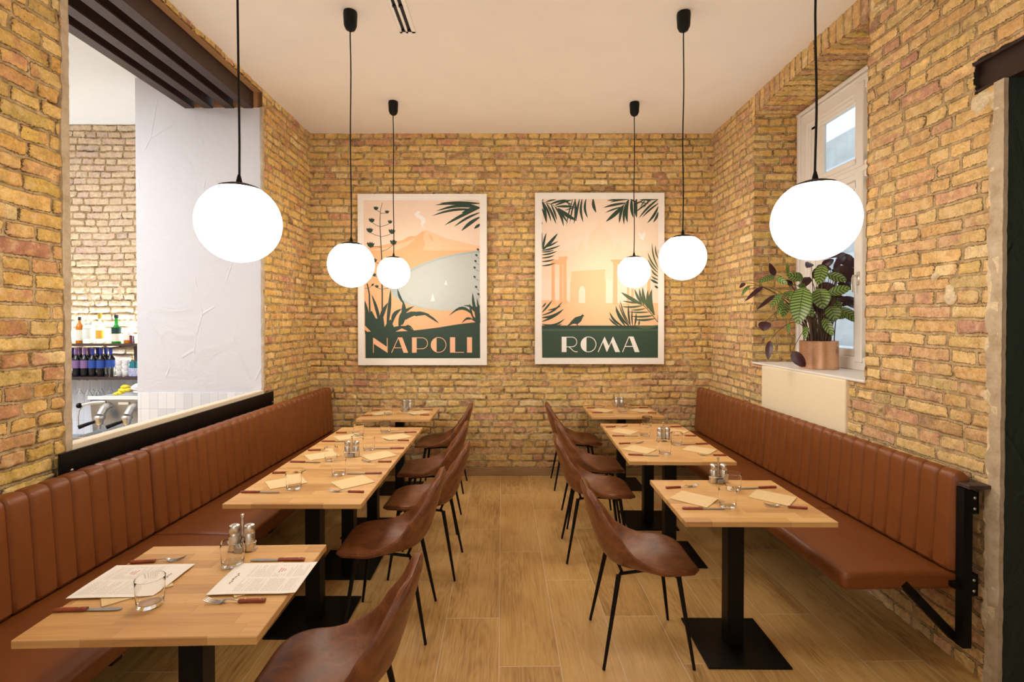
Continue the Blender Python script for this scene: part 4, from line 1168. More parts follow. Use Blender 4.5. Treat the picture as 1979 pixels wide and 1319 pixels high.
# ------------------------------------------------------------------ posters
PYW = 5.325; PS = PYW/960.0
def wx_(px): return (px-985)*PS
def wz_(py): return 1.667-(py-621)*PS
class Art:
    """flat artwork; coordinates measured on the poster, converted to its own plane"""
    def __init__(s, cx, cz): s.cx, s.cz = cx, cz; s.mb = MB(); s.mats = []; s.cnt = 0
    def mi(s, name, rgb):
        m = flat(name, rgb, 0.6)
        if m not in s.mats: s.mats.append(m)
        return s.mats.index(m)
    def poly(s, pts, mat, lay, new=True):
        if new: s.cnt += 1
        P = [Vector((wx_(x)-s.cx, wz_(y)-s.cz, 0)) for x, y in pts]
        tr = tessellate_polygon([P]); y = -0.0125-0.0002*lay-s.cnt*1.2e-5
        s.mb.add([(p.x, y, p.y) for p in P], [tuple(t) for t in tr], mat)
    def stroke(s, pts, w, mat, lay, w2=None):
        n = len(pts); L = []; R = []
        for i, (x, y) in enumerate(pts):
            x0, y0 = pts[max(i-1, 0)]; x1, y1 = pts[min(i+1, n-1)]
            dx, dy = x1-x0, y1-y0; l = math.hypot(dx, dy) or 1
            ww = (w+((w2 if w2 is not None else w)-w)*i/max(n-1, 1))/2
            L.append((x-dy/l*ww, y+dx/l*ww)); R.append((x+dy/l*ww, y-dx/l*ww))
        s.cnt += 1
        for i in range(n-1): s.poly([L[i], L[i+1], R[i+1], R[i]], mat, lay, False)
    def leaf(s, a, b, w, mat, lay, bend=0.0, n=8, clip=None):
        (x0, y0), (x1, y1) = a, b; dx, dy = x1-x0, y1-y0; l = math.hypot(dx, dy); nx, ny = -dy/l, dx/l
        A = []; B = []
        for i in range(n+1):
            t = i/n; c = math.sin(PI*t)*bend; ww = w/2*math.sin(PI*min(t*0.93+0.07, 1))**0.8 if t < 1 else 0.05
            px, py = x0+dx*t+nx*c, y0+dy*t+ny*c
            A.append((px+nx*ww, py+ny*ww)); B.append((px-nx*ww, py-ny*ww))
        pts = A+B[::-1]
        if clip: pts = [(min(max(x, clip[0]), clip[2]), min(max(y, clip[1]), clip[3])) for x, y in pts]
        # drop duplicates made by clamping
        q = []
        for p in pts:
            if not q or abs(p[0]-q[-1][0])+abs(p[1]-q[-1][1]) > 0.02: q.append(p)
        s.cnt += 1
        for i in range(n):
            quad = [A[i], A[i+1], B[i+1], B[i]]
            if clip: quad = [(min(max(x, clip[0]), clip[2]), min(max(y, clip[1]), clip[3])) for x, y in quad]
            s.poly(quad, mat, lay, False)
def cv(ox, oy, sc): return lambda pts: [(ox+x/sc, oy+y/sc) for x, y in pts]
def arc(cx, cy, r, a0, a1, n=24): return [(cx+r*math.cos(math.radians(a0+(a1-a0)*i/n)), cy+r*math.sin(math.radians(a0+(a1-a0)*i/n))) for i in range(n+1)]
def poster(x0, y0, x1, y1, label):
    cx = (wx_(x0)+wx_(x1))/2; cz = (wz_(y0)+wz_(y1))/2; w = wx_(x1)-wx_(x0); h = wz_(y0)-wz_(y1)
    t = thing('poster', label, 'poster', (cx, PYW, cz), 0, 'travel posters')
    MB().box(-w/2, w/2, -0.012, 0.018, -h/2, h/2, bev=0.0015).build('backing_board', flat('poster_white', (240, 234, 226)), t)
    return t, Art(cx, cz)
# --- NAPOLI
t1, A = poster(692.3, 376.2, 941, 706.3, 'large framed poster reading NAPOLI with volcano and bay, left on the back wall')
G = A.mi('print_green', (38, 62, 48)); SKY = A.mi('print_sky', (238, 212, 190)); OR = A.mi('print_orange', (238, 176, 130)); LO = A.mi('print_light_orange', (240, 194, 156))
SEA = A.mi('print_sea', (186, 192, 188)); SE2 = A.mi('print_sea_dark', (166, 182, 182)); WH = A.mi('print_white', (238, 234, 228)); LE = A.mi('print_letter', (240, 184, 144))
CL = (704.6, 388.6, 927.6, 693)
A.poly([(CL[0], CL[1]), (CL[2], CL[1]), (CL[2], CL[3]), (CL[0], CL[3])], SKY, 0)
c = cv(660, 350, 3.47)
A.poly(c([(156, 452), (240, 440), (300, 428), (400, 402), (465, 370), (490, 372), (505, 370), (540, 342), (560, 334), (580, 335), (620, 352), (700, 385), (780, 405), (860, 424), (928, 441), (928, 475), (156, 475)]), LO, 1)
A.poly(c([(156, 452), (300, 430), (400, 404), (465, 372), (490, 375), (512, 368), (545, 342), (562, 348), (552, 372), (556, 410), (566, 420), (545, 468), (375, 468), (440, 440), (490, 400), (500, 384), (440, 410), (300, 450), (156, 470)]), OR, 2)
A.poly(c([(588, 362), (612, 378), (618, 408), (604, 404), (600, 385), (588, 375)]), OR, 2)
A.poly(c([(156, 468), (928, 468), (928, 1010), (156, 1010)]), OR, 2)
A.poly(c([(928, 468), (860, 476), (760, 492), (660, 515), (560, 550), (480, 585), (400, 640), (350, 690), (330, 735), (360, 780), (410, 812), (470, 838), (560, 857), (660, 868), (760, 870), (840, 862), (928, 850)]), SE2, 3)
A.poly(c([(928, 482), (860, 490), (760, 506), (660, 530), (560, 566), (480, 602), (420, 650), (385, 700), (375, 740), (400, 785), (470, 826), (560, 852), (660, 865), (760, 868), (840, 860), (928, 846)]), SEA, 4)
A.poly(c([(162, 1010), (330, 1010), (490, 1003), (640, 985), (780, 962), (880, 950), (929, 947), (930, 1189), (163, 1189)]), G, 5)
# smoke
A.poly(c([(552, 318), (535, 290), (538, 272), (522, 252), (500, 245), (490, 228), (510, 208), (535, 206), (522, 226), (545, 238), (566, 258), (566, 280), (550, 296), (556, 318)]), WH, 3)
for (x, y, k) in ((612, 800, 1.0), (700, 694, 0.62)):
    A.poly(c([(x-10*k, y), (x+2*k, y-46*k), (x+4*k, y)]), WH, 5); A.poly(c([(x+5*k, y), (x+4*k, y-38*k), (x+14*k, y)]), WH, 5); A.poly(c([(x-14*k, y+2), (x+20*k, y+2), (x+10*k, y+6*k+1), (x-8*k, y+6*k+1)]), WH, 5)
# agave flower stalk
A.stroke(c([(278, 150), (266, 200), (262, 270), (264, 340), (268, 420), (272, 500), (274, 620), (276, 760), (276, 930)]), 0.7, G, 6, 3.0)
def flower(bx, by, fx, fy, r, sgn):
    A.stroke(c([(bx, by), ((bx+fx)/2, by-(by-fy)*0.25), (fx, fy+r*0.6)]), 0.9, G, 6)
    pts = [(fx-r*1.15, fy-r*0.5), (fx-r*0.8, fy-r*0.85), (fx-r*0.5, fy-r*0.45), (fx-r*0.2, fy-r*1.0), (fx+r*0.1, fy-r*0.5), (fx+r*0.45, fy-r*0.95), (fx+r*0.65, fy-r*0.4), (fx+r*1.15, fy-r*0.6), (fx+r*0.8, fy+r*0.45), (fx, fy+r*0.85), (fx-r*0.8, fy+r*0.35)]
    A.poly(c(pts), G, 6)
for q in ((264, 212, 236, 188, 15), (266, 222, 310, 212, 13), (263, 310, 207, 268, 18), (264, 310, 330, 278, 14), (266, 375, 194, 335, 20), (268, 378, 342, 343, 20), (270, 446, 200, 432, 23), (272, 475, 352, 416, 21), (272, 560, 225, 535, 16), (274, 650, 222, 632, 13), (276, 728, 240, 709, 12), (276, 728, 316, 712, 12)): flower(*q, 1)
A.stroke(c([(176, 690), (190, 760), (192, 860), (196, 930)]), 2.4, G, 6, 3.6)
A.stroke(c([(160, 722), (190, 720), (208, 700)]), 0.8, G, 6); A.poly(c([(202, 700), (210, 690), (222, 690), (218, 702), (208, 708)]), G, 6)
# agave leaves left
c2 = cv(690, 530, 7.329)
A.poly(c2([(118, 800), (118, 540), (175, 565), (215, 520), (270, 630), (318, 632), (350, 560), (380, 620), (395, 750), (445, 670), (480, 640), (525, 750), (600, 735), (720, 735), (810, 800), (830, 850), (118, 850)]), G, 6)
for a, b_, w, bd in (((200, 720), (118, 375), 52, -10), ((330, 720), (212, 290), 46, 14), ((330, 700), (445, 405), 60, -18), ((430, 740), (483, 215), 50, 6), ((440, 690), (452, 440), 26, 4), ((600, 760), (815, 455), 60, -70),
                     ((640, 720), (660, 380), 74, 18), ((665, 420), (578, 208), 36, -14), ((610, 740), (940, 560), 56, -90), ((640, 790), (810, 800), 30, -60), ((500, 700), (640, 490), 60, -40), ((380, 800), (118, 560), 90, 10)):
    A.leaf(c2([a])[0], c2([b_])[0], w/7.329, G, 6, bd/7.329, clip=CL)
A.leaf(c([(548, 888)])[0], c([(655, 956)])[0], 16/3.47, G, 6, -6/3.47); A.leaf(c([(430, 930)])[0], c([(600, 900)])[0], 22/3.47, G, 6, -28/3.47); A.poly(c([(480, 895), (520, 880), (560, 882), (590, 905), (560, 900), (500, 908)]), G, 6)
A.poly(c2([(118, 730), (200, 815), (150, 818), (118, 790)]), OR, 7); A.poly(c2([(548, 815), (640, 770), (722, 808)]), OR, 7)
# right plant
c4 = cv(810, 540, 7.327)
for a, b_, w, bd in (((860, 560), (760, 190), 44, -30), ((800, 545), (418, 525), 46, 125), ((810, 480), (625, 375), 30, 40), ((800, 600), (600, 630), 34, 60), ((840, 560), (820, 262), 26, 6), ((862, 520), (848, 350), 26, 4), ((760, 540), (712, 350), 46, 8), ((868, 470), (770, 400), 60, 18)):
    A.leaf(c4([a])[0], c4([b_])[0], w/7.327, G, 6, bd/7.327, clip=CL)
A.poly(c4([(720, 420), (760, 400), (820, 460), (865, 480), (868, 620), (800, 615), (760, 560)]), G, 6)
A.poly(c4([(745, 425), (785, 465), (797, 550), (768, 520)]), OR, 7); A.poly(c4([(640, 618), (700, 578), (740, 568), (795, 608)]), OR, 7)
for fy, fx in ((462, 915), (500, 905), (540, 899), (583, 893), (645, 893), (712, 903), (760, 918)):
    A.poly(c([(fx-8, fy-6), (fx+2, fy-8), (fx+10, fy), (fx+4, fy+8), (fx-4, fy+6)]), G, 6); A.stroke(c([(fx+2, fy+6), (fx+12, fy+18), (928, fy+24)]), 0.6, G, 6)
# palm top right
c3 = cv(810, 370, 7.327)
for a, b_, w, bd in (((858, 133), (525, 132), 14, 0), ((858, 182), (302, 176), 40, 8), ((858, 238), (235, 204), 46, 40), ((858, 246), (245, 290), 40, 50), ((800, 270), (183, 358), 34, 40), ((858, 244), (364, 488), 44, 14), ((858, 310), (498, 510), 34, 18), ((858, 375), (600, 570), 50, 14), ((880, 470), (780, 538), 40, 4), ((858, 235), (600, 320), 50, 10)):
    A.leaf(c3([a])[0], c3([b_])[0], w/7.327, G, 6, bd/7.327, clip=CL)
pa = A.mb.build('artwork', A.mats, t1, recalc=False)
# letters
def letters(A, mat, mode):
    A.mb = MB(); L = 9
    if mode == 'NAPOLI':
        q = c2
        A.poly(q([(232, 905), (241, 905), (241, 1115), (232, 1115)]), mat, L); A.poly(q([(232, 905), (246, 905), (436, 1038), (436, 1115), (241, 988), (232, 980)]), mat, L+1); A.poly(q([(427, 905), (437, 905), (437, 1115), (427, 1115)]), mat, L)
        A.stroke(q([(492, 1115), (590, 902)]), 10/7.33, mat, L); A.poly(q([(580, 898), (645, 898), (728, 1115), (662, 1115), (588, 908), (580, 908)]), mat, L); A.poly(q([(527, 1040), (632, 1040), (635, 1050), (523, 1050)]), mat, L)
        A.poly(q([(782, 898), (848, 898), (848, 1115), (782, 1115)]), mat, L)
        A.stroke(q([(848, 903), (925, 903)]+arc(925, 981, 77, -90, 90)+[(848, 1059)]), 9/7.33, mat, L)
        q = c4
        A.stroke(q(arc(278, 930, 105, 0, 360, 48)), 9/7.33, mat, L)
        A.poly(q([(250, 826)]+arc(278, 930, 108, -105, -255, 24)+[(250, 1034)]), mat, L)
        A.poly(q([(440, 822), (512, 822), (512, 1040), (440, 1040)]), mat, L); A.poly(q([(512, 1030), (638, 1030), (638, 1040), (512, 1040)]), mat, L)
        A.poly(q([(680, 822), (750, 822), (750, 1040), (680, 1040)]), mat, L)
    else:
        q = cv(1030, 540, 7.327)
        A.poly(q([(405, 815), (473, 815), (473, 1032), (405, 1032)]), mat, L)
        A.stroke(q([(473, 820), (550, 820)]+arc(550, 888, 68, -90, 90)+[(473, 957)]), 10/7.33, mat, L)
        A.stroke(q([(505, 957), (540, 985), (570, 1015), (600, 1027), (630, 1027)]), 11/7.33, mat, L)
        A.stroke(q(arc(783, 923, 106, 0, 360, 48)), 10/7.33, mat, L)
        A.poly(q([(755, 817)]+arc(783, 923, 110, -105, -255, 24)+[(755, 1029)]), mat, L)
        q = cv(1140, 540, 7.327)
        A.stroke(q([(113, 1032), (205, 825)]), 11/7.33, mat, L)
        A.poly(q([(178, 880), (205, 812), (268, 950), (236, 1034)]), mat, L); A.stroke(q([(240, 1020), (322, 825)]), 11/7.33, mat, L)
        A.poly(q([(296, 884), (324, 810), (424, 1032), (356, 1032)]), mat, L)
        A.stroke(q([(458, 1032), (548, 818)]), 11/7.33, mat, L); A.poly(q([(543, 812), (612, 812), (700, 1032), (632, 1032), (556, 824), (543, 824)]), mat, L); A.poly(q([(496, 945), (606, 945), (611, 957), (491, 957)]), mat, L)
letters(A, LE, 'NAPOLI'); A.mb.build('lettering', A.mats, t1, recalc=False)
# --- ROMA
t2, A = poster(1033.8, 373.8, 1283, 704.2, 'large framed poster reading ROMA with dome and triumphal arch, right on the back wall')
G = A.mi('print_green', (38, 62, 48)); SKY = A.mi('print_sky_roma', (240, 216, 194)); SK2 = A.mi('print_dome', (241, 211, 182)); OR = A.mi('print_arch', (240, 190, 144)); OR2 = A.mi('print_column', (236, 178, 130)); WH = A.mi('print_white', (240, 232, 222))
G2 = A.mi('print_band', (62, 88, 68)); GW = A.mi('print_wall_green', (44, 70, 52)); PL = A.mi('print_leaf_light', (76, 92, 62))
CL = (1047, 386.4, 1271, 691.6)
A.poly([(CL[0], CL[1]), (CL[2], CL[1]), (CL[2], CL[3]), (CL[0], CL[3])], SKY, 0)
c = cv(1010, 350, 3.47)
A.poly(c([(128, 470), (325, 470), (328, 452), (340, 444), (352, 452), (354, 468), (366, 468), (370, 440), (382, 422), (394, 405), (406, 422), (416, 440), (420, 466), (432, 466), (434, 420), (444, 380), (462, 345), (490, 318), (500, 300), (507, 275), (512, 235), (517, 275), (526, 298), (540, 318), (568, 342), (590, 380), (604, 420), (606, 450), (618, 452), (626, 430), (636, 412), (648, 430), (656, 450), (680, 452), (690, 444), (702, 452), (708, 470), (906, 470), (906, 560), (128, 560)]), SK2, 1)
A.poly(c([(128, 560), (906, 560), (906, 660), (128, 660)]), SK2, 1)
A.poly(c([(128, 820), (906, 820), (906, 972), (128, 972)]), OR, 2)
# arch
A.poly(c([(326, 608), (400, 603), (548, 594), (552, 600), (550, 650), (556, 665), (556, 825), (418, 830), (418, 730), (410, 712), (398, 705), (385, 712), (376, 735), (374, 830), (305, 830), (318, 800), (318, 690), (324, 660)]), OR, 2)
# columns left
for x0, x1 in ((193, 214), (246, 266), (270, 293)): A.poly(c([(x0, 545), (x1, 545), (x1+2, 800), (x1+8, 830), (x0-6, 830), (x0, 800)]), OR2, 3)
A.poly(c([(200, 530), (240, 530), (240, 512), (296, 506), (300, 518), (292, 540), (292, 562), (190, 562), (188, 545)]), OR2, 3)
A.poly(c([(128, 800), (300, 800), (325, 832), (325, 900), (128, 900)]), OR, 2)
# columns right
for x0, x1 in ((606, 632), (700, 712), (728, 742), (835, 852)): A.poly(c([(x0, 560), (x1, 560), (x1+2, 830), (x0-4, 830)]), OR2, 3)
A.poly(c([(586, 532), (610, 528), (660, 530), (700, 522), (700, 545), (640, 560), (604, 560), (600, 545), (588, 542)]), OR2, 3)
A.poly(c([(128, 970), (906, 970), (906, 1186), (131, 1186)]), GW, 4); A.poly(c([(130, 970), (906, 970), (906, 990), (130, 990)]), G, 5); A.poly(c([(130, 992), (906, 992), (906, 1008), (130, 1008)]), G2, 5)
# birds
A.poly(c([(296, 972), (312, 958), (330, 935), (352, 915), (378, 907), (390, 905), (396, 897), (404, 896), (409, 903), (411, 909), (404, 910), (400, 922), (392, 940), (380, 952), (368, 960), (370, 971), (364, 971), (360, 960), (340, 958), (318, 968), (306, 972)]), G, 6)
A.poly(c([(772, 345), (784, 352), (796, 366), (808, 348), (822, 350), (820, 368), (808, 384), (812, 396), (800, 402), (795, 390), (776, 392), (786, 380), (774, 362)]), WH, 3)
# palm fans
c5 = cv(1030, 370, 7.327)
def fan(cc, sc, lst, lay=6, mat=None):
    for a, b_, w, bd in lst: A.leaf(cc([a])[0], cc([b_])[0], w/sc, G if mat is None else mat, lay, bd/sc, clip=CL)
fan(c5, 7.327, (((125, 150), (190, 455), 34, -14), ((125, 250), (190, 460), 30, -8), ((135, 160), (255, 440), 32, -16), ((190, 180), (325, 470), 34, -10), ((255, 200), (335, 420), 28, -8), ((310, 230), (430, 505), 36, -24), ((350, 250), (620, 425), 56, 10), ((330, 225), (590, 230), 34, -6),
  ((310, 210), (560, 130), 30, -10), ((245, 190), (480, 128), 30, -8), ((180, 160), (330, 126), 22, -6), ((125, 140), (150, 126), 16, 0), ((350, 250), (490, 455), 30, 0),
  ((590, 120), (575, 470), 34, -16), ((655, 120), (605, 430), 30, 8), ((690, 120), (708, 450), 34, 26), ((745, 120), (770, 388), 34, 28), ((845, 118), (890, 312), 44, 14), ((600, 120), (520, 455), 22, 12), ((560, 120), (468, 490), 18, 8),
  ((420, 128), (560, 200), 18, 8), ((470, 128), (540, 260), 16, 0), ((595, 240), (440, 280), 16, 4), ((125, 440), (133, 480), 8, 0), ((120, 155), (350, 250), 9, -14),
  ((140, 830), (188, 595), 30, -8), ((140, 830), (350, 598), 44, 8), ((150, 800), (355, 710), 26, 10), ((125, 845), (388, 770), 26, 10), ((125, 865), (305, 835), 20, 8), ((125, 905), (340, 852), 24, 10), ((125, 950), (305, 910), 22, 8), ((125, 1000), (305, 965), 22, 8), ((125, 1060), (318, 1018), 22, 8), ((128, 820), (128, 575), 12, 0)))
c6 = cv(1140, 370, 7.327)
fan(c6, 7.327, (((420, 118), (235, 142), 24, 0), ((530, 122), (280, 165), 26, 10), ((500, 175), (182, 240), 34, 8), ((440, 230), (210, 312), 22, 6), ((470, 210), (218, 440), 56, -6), ((470, 200), (408, 460), 40, 12), ((500, 190), (475, 480), 36, 14), ((540, 125), (525, 452), 48, 26), ((580, 120), (605, 385), 44, 10), ((650, 120), (655, 385), 50, 14),
  ((958, 118), (682, 392), 30, 16), ((958, 180), (728, 380), 26, 10), ((958, 225), (800, 460), 34, -16), ((958, 300), (885, 450), 32, -10), ((700, 130), (960, 122), 24, 0), ((690, 160), (830, 190), 14, 0), ((740, 120), (860, 150), 20, 0), ((620, 200), (760, 130), 20, 0), ((640, 300), (860, 130), 22, 0), ((660, 170), (560, 120), 20, 0), ((780, 118), (700, 240), 14, 0), ((830, 120), (750, 250), 14, 0), ((540, 120), (440, 235), 8, -6)))
fan(c6, 7.327, (((958, 1090), (870, 735), 22, -22), ((958, 960), (920, 770), 22, -14), ((958, 1120), (808, 868), 24, -20), ((958, 1160), (808, 960), 22, -16), ((958, 1210), (860, 1110), 26, -10), ((958, 1255), (862, 1200), 24, -8), ((958, 1310), (845, 1245), 24, -6), ((958, 830), (958, 900), 8, 0)), mat=PL)
c8 = cv(1140, 540, 7.327)
fan(c8, 7.327, (((958, 130), (908, 92), 30, 0), ((958, 60), (850, 2), 26, 0)))
fan(c8, 7.327, (((730, 360), (435, 185), 54, -6), ((710, 340), (455, 308), 26, -6), ((740, 375), (440, 388), 30, -14), ((780, 415), (570, 435), 24, -10), ((830, 465), (540, 462), 24, -8), ((890, 515), (570, 525), 30, -12), ((910, 560), (610, 570), 34, -14), ((958, 655), (610, 650), 44, -30),
  ((728, 350), (625, 140), 36, -8), ((765, 370), (695, 130), 36, -16), ((820, 415), (740, 110), 44, -22), ((860, 460), (815, 150), 46, -24), ((905, 510), (870, 142), 66, -38), ((958, 610), (958, 500), 10, 0)), mat=PL)
fan(c8, 7.327, (((400, 660), (262, 545), 26, -12), ((455, 660), (272, 462), 34, -30), ((495, 660), (358, 418), 34, -10), ((545, 660), (355, 370), 34, -26), ((548, 650), (405, 350), 20, -14), ((560, 640), (420, 295), 18, -18), ((568, 655), (540, 355), 28, -10), ((600, 655), (595, 430), 22, -8), ((630, 655), (650, 475), 26, 6), ((685, 655), (695, 580), 22, 2)), lay=7)
A.stroke(c8([(725, 350), (800, 415), (870, 500), (958, 610)]), 1.3, G, 7)
c7 = cv(1030, 540, 7.327)
fan(c7, 7.327, (((130, 400), (188, 330), 20, 2), ((130, 470), (272, 298), 26, 4), ((130, 510), (418, 315), 26, 36), ((210, 440), (400, 376), 22, 10), ((130, 545), (435, 420), 40, 34), ((130, 600), (405, 460), 30, 10), ((130, 640), (452, 558), 34, 50), ((180, 668), (412, 632), 30, 26)), lay=7)
A.mb.build('artwork', A.mats, t2, recalc=False)
letters(A, WH, 'ROMA'); A.mb.build('lettering', A.mats, t2, recalc=False)

# ------------------------------------------------------------------ bar behind the opening
SX = 0.00531
def bx(px): return (px-985)*SX
s = MB().box(-5.9, -3.76, 5.08, 5.33, 1.412, 1.435, bev=0.002)
tag(s.build('wall_shelf', M['shelf']), 'upper dark shelf of the bar holding spirit bottles', 'shelf')
s = MB().box(-5.9, -3.70, 5.05, 5.33, 1.068, 1.096, bev=0.002)
t = thing('wall_shelf', 'lower dark shelf of the bar holding wine bottles', 'shelf', (0, 0, 0))
s.build('board', M['shelf'], t)
for k, x in enumerate((-4.01, -5.2)):
    MB().box(x-0.02, x+0.02, 5.325, 5.345, 1.096, 1.412).box(x-0.02, x+0.02, 5.12, 5.34, 1.400, 1.412).build('bracket', M['shelf'], t)
def bottle(name, label, cat, x, y, z, prof, body, cap=None, lab=None, group=None, fill=None, capr=None):
    t = thing(name, label, cat, (x, y, z), 0, group)
    MB().lathe(prof, 20).build('bottle_body', body, t)
    if cap: MB().lathe([(r, h) for r, h in capr], 16).build('cap', cap, t)
    if lab:
        r, z0, z1, mat = lab
        MB().lathe([(r, z0), (r, z1)], 20, cap=False).build('label', mat, t)
    if fill: 
        MB().lathe([(r, h) for r, h in fill[0]], 20).build('liquid', fill[1], t)
    return t
pale = simple('frosted_clear_bottle', srgb(206, 222, 220), 0.15); pale.node_tree.nodes['Principled BSDF'].inputs['Transmission Weight'].default_value = 0.6
amber = flat('amber_liquid', (206, 120, 30), 0.2); greenb = flat('green_bottle_glass', (24, 150, 40), 0.15); dark = flat('dark_wine_glass', (20, 22, 30), 0.12)
purple = flat('purple_label', (132, 100, 150)); blue = flat('blue_label', (40, 76, 160)); ivory = flat('ivory_label', (236, 228, 214)); yel = flat('yellow_label', (226, 170, 60)); teal = flat('teal_tin', (20, 120, 132)); navy = flat('navy_cap', (34, 30, 60)); gold = flat('gold_cap', (176, 150, 50), 0.3)
def bp(r, h, nr, sh): return [(r*0.94, 0), (r, 0.006), (r, h*sh), (r*0.92, h*(sh+0.05)), (r*0.6, h*(sh+0.12)), (nr, h*(sh+0.18)), (nr, h)]
SPR = 'spirit bottles on the upper bar shelf'
bottle('liquor_bottle', 'amber liquor bottle with oval label at the left end of the upper bar shelf', 'bottle', bx(142), 5.17, 1.436, bp(.034, .27, .012, .62), amber, navy, (.0345, .03, .14, ivory), SPR, capr=[(.014, .24), (.014, .275)])
bottle('liquor_bottle', 'clear rum bottle with small red seal on the upper bar shelf', 'bottle', bx(158.4), 5.17, 1.436, bp(.045, .28, .015, .58), pale, ivory, (.0455, .05, .15, flat('pale_label', (222, 230, 226))), SPR, capr=[(.017, .25), (.017, .285)])
bottle('liquor_bottle', 'clear bottle with gold cap and yellow and navy label on the upper bar shelf', 'bottle', bx(181.7), 5.17, 1.436, bp(.036, .29, .014, .62), pale, gold, (.0365, .05, .135, yel), SPR, capr=[(.016, .255), (.016, .315), (.012, .317)])
bottle('liquor_bottle', 'green glass liquor bottle with dark cap on the upper bar shelf', 'bottle', bx(214), 5.17, 1.436, bp(.042, .27, .015, .55), greenb, navy, (.0425, .02, .10, ivory), SPR, capr=[(.017, .262), (.018, .296)])
MB().lathe([(.0428, .10), (.0428, .165)], 20, cap=False).build('neck_label', flat('black_green_label', (22, 60, 50)), [o for o in bpy.data.objects if o.get('label', '').startswith('green glass liquor')][0])
t = thing('glass_jar', 'small glass jar with amber liquid and pale lid on the upper bar shelf', 'jar', (bx(237.5), 5.17, 1.436))
MB().lathe([(.038, 0), (.04, .004), (.04, .035)], 20).build('liquid', amber, t); MB().lathe([(.0405, .035), (.0405, .085), (.036, .095), (.036, .118)], 20).build('jar_body', flat('jar_white', (236, 226, 214)), t)
t = thing('spice_jar', 'small dark red jar beside the amber jar on the upper bar shelf', 'jar', (bx(245.5), 5.15, 1.436)); MB().lathe([(.012, 0), (.012, .07)], 14).build('jar_body', flat('dark_red_jar', (120, 50, 60)), t); MB().lathe([(.013, .07), (.013, .08)], 14).build('lid', navy, t)
tag(MB().lathe([(.008, 0), (.008, .07), (.006, .078)], 12, c=(bx(250.5), 5.15, 1.436)).build('spice_jar', flat('grey_jar', (96, 92, 96))), 'tiny grey vial at the right end of the upper bar shelf', 'jar')
t = thing('wall_sign', 'small black plaque on the brick wall above the upper bar shelf', 'sign', (bx(241), 5.32, 1.65)); MB().box(-0.034, 0.034, -0.008, 0.012, -0.011, 0.011).build('plate', M['black'], t)
WINE = 'wine bottles on the lower bar shelf'
fr_ = [(147, 'p', 'leftmost in the front row'), (163, 'p', 'second from the left in the front row'), (178.3, 'b', 'third from the left in the front row'), (194.5, 'b', 'rightmost of the four in the front row')]
bk_ = [(139, 'b', 'first from the left in the back row'), (154.8, 'p', 'second from the left in the back row'), (171.5, 'p', 'third from the left in the back row'), (188, 'b', 'fourth from the left in the back row'), (203.9, 'b', 'fifth from the left in the back row'), (213.3, 'b', 'rightmost in the back row')]
for lst, y0_ in ((fr_, 5.13), (bk_, 5.24)):
    for px, k, wh in lst:
        y = 5.165 if px > 213 else y0_
        bottle('wine_bottle', 'dark wine bottle with %s label, %s' % ('purple' if k == 'p' else 'blue', wh), 'bottle', bx(px)*(y/5.1), y, 1.097, bp(.037, .28, .0135, .60), dark, flat('purple_capsule', (120, 84, 140)) if k == 'p' else flat('blue_capsule', (44, 56, 150)), (.0375, .085, .165, purple if k == 'p' else blue), WINE, capr=[(.0148, .225), (.0155, .288)])
tg = MB().lathe([(.022, 0), (.027, .10), (.025, .10), (.020, .006)], 18).build('tumbler', M['glass'])
for i, (px, y, z, wh) in enumerate(((206, 5.10, 0, 'left of the stacked pair row'), (216, 5.09, 0, 'between the bottles and the white cups'), (211, 5.19, 0, 'behind the other two glasses'))):
    o = tg if i == 0 else tg.copy()
    if i: COL.objects.link(o)
    o.location = (bx(px), y, 1.0975); tag(o, 'clear tumbler on the lower bar shelf, ' + wh, 'glass', 'bar tumblers')
cup = MB().lathe([(.02, 0), (.034, .02), (.036, .055), (.033, .055), (.018, .004)], 20).build('coffee_cup', flat('white_china', (240, 240, 240), 0.2))
for i, (px, z, wh) in enumerate(((224, 0, 'bottom of the left stack'), (224, .056, 'middle of the left stack'), (224, .112, 'top of the left stack'), (237.5, 0, 'bottom of the right stack'), (237.5, .056, 'middle of the right stack'), (237.5, .112, 'top of the right stack'))):
    o = cup if i == 0 else cup.copy()
    if i: COL.objects.link(o)
    o.location = (bx(px), 5.14, 1.0975+z); tag(o, 'white coffee cup on the lower bar shelf, ' + wh, 'cup', 'stacked coffee cups')
tag(MB().box(-.055, .055, -.04, .04, 0, .085, bev=.003).build('patterned_box', simple('patterned_box_print', srgb(176, 176, 206), 0.6, 0, 0.5, 90), loc=(bx(257), 5.14, 1.0975)), 'pale patterned box on the lower bar shelf', 'box')
t = thing('tea_tin', 'teal tin standing on the patterned box of the bar shelf', 'tin', (bx(257.5), 5.14, 1.183)); MB().box(-.05, .05, -.035, .035, 0, .068, bev=.003).build('tin_body', teal, t); MB().box(.004, .014, -.0365, -.035, 0, .068).build('band', navy, t)
gp = [(0.032, 0.0), (0.032, -0.002), (0.006, -0.007), (0.0035, -0.02), (0.0035, -0.095), (0.012, -0.11), (0.034, -0.15), (0.039, -0.19), (0.034, -0.25), (0.032, -0.25), (0.036, -0.19), (0.030, -0.15), (0.008, -0.112)]
wg = MB().lathe(gp, 24, cap=False).build('wine_glass', M['glass'])
for i, (px, y) in enumerate(((152.4, 5.10), (168.2, 5.10), (185.8, 5.10), (160, 5.20), (177, 5.20), (196, 5.20))):
    o = wg if i == 0 else wg.copy()
    if i: COL.objects.link(o)
    o.location = (bx(px), y, 1.0665)
    tag(o, 'stemmed glass hanging upside down below the lower bar shelf, %s' % ('front left', 'front centre', 'front right', 'back left', 'back centre', 'back right')[i], 'glass', 'wine glasses hanging under the bar shelf')
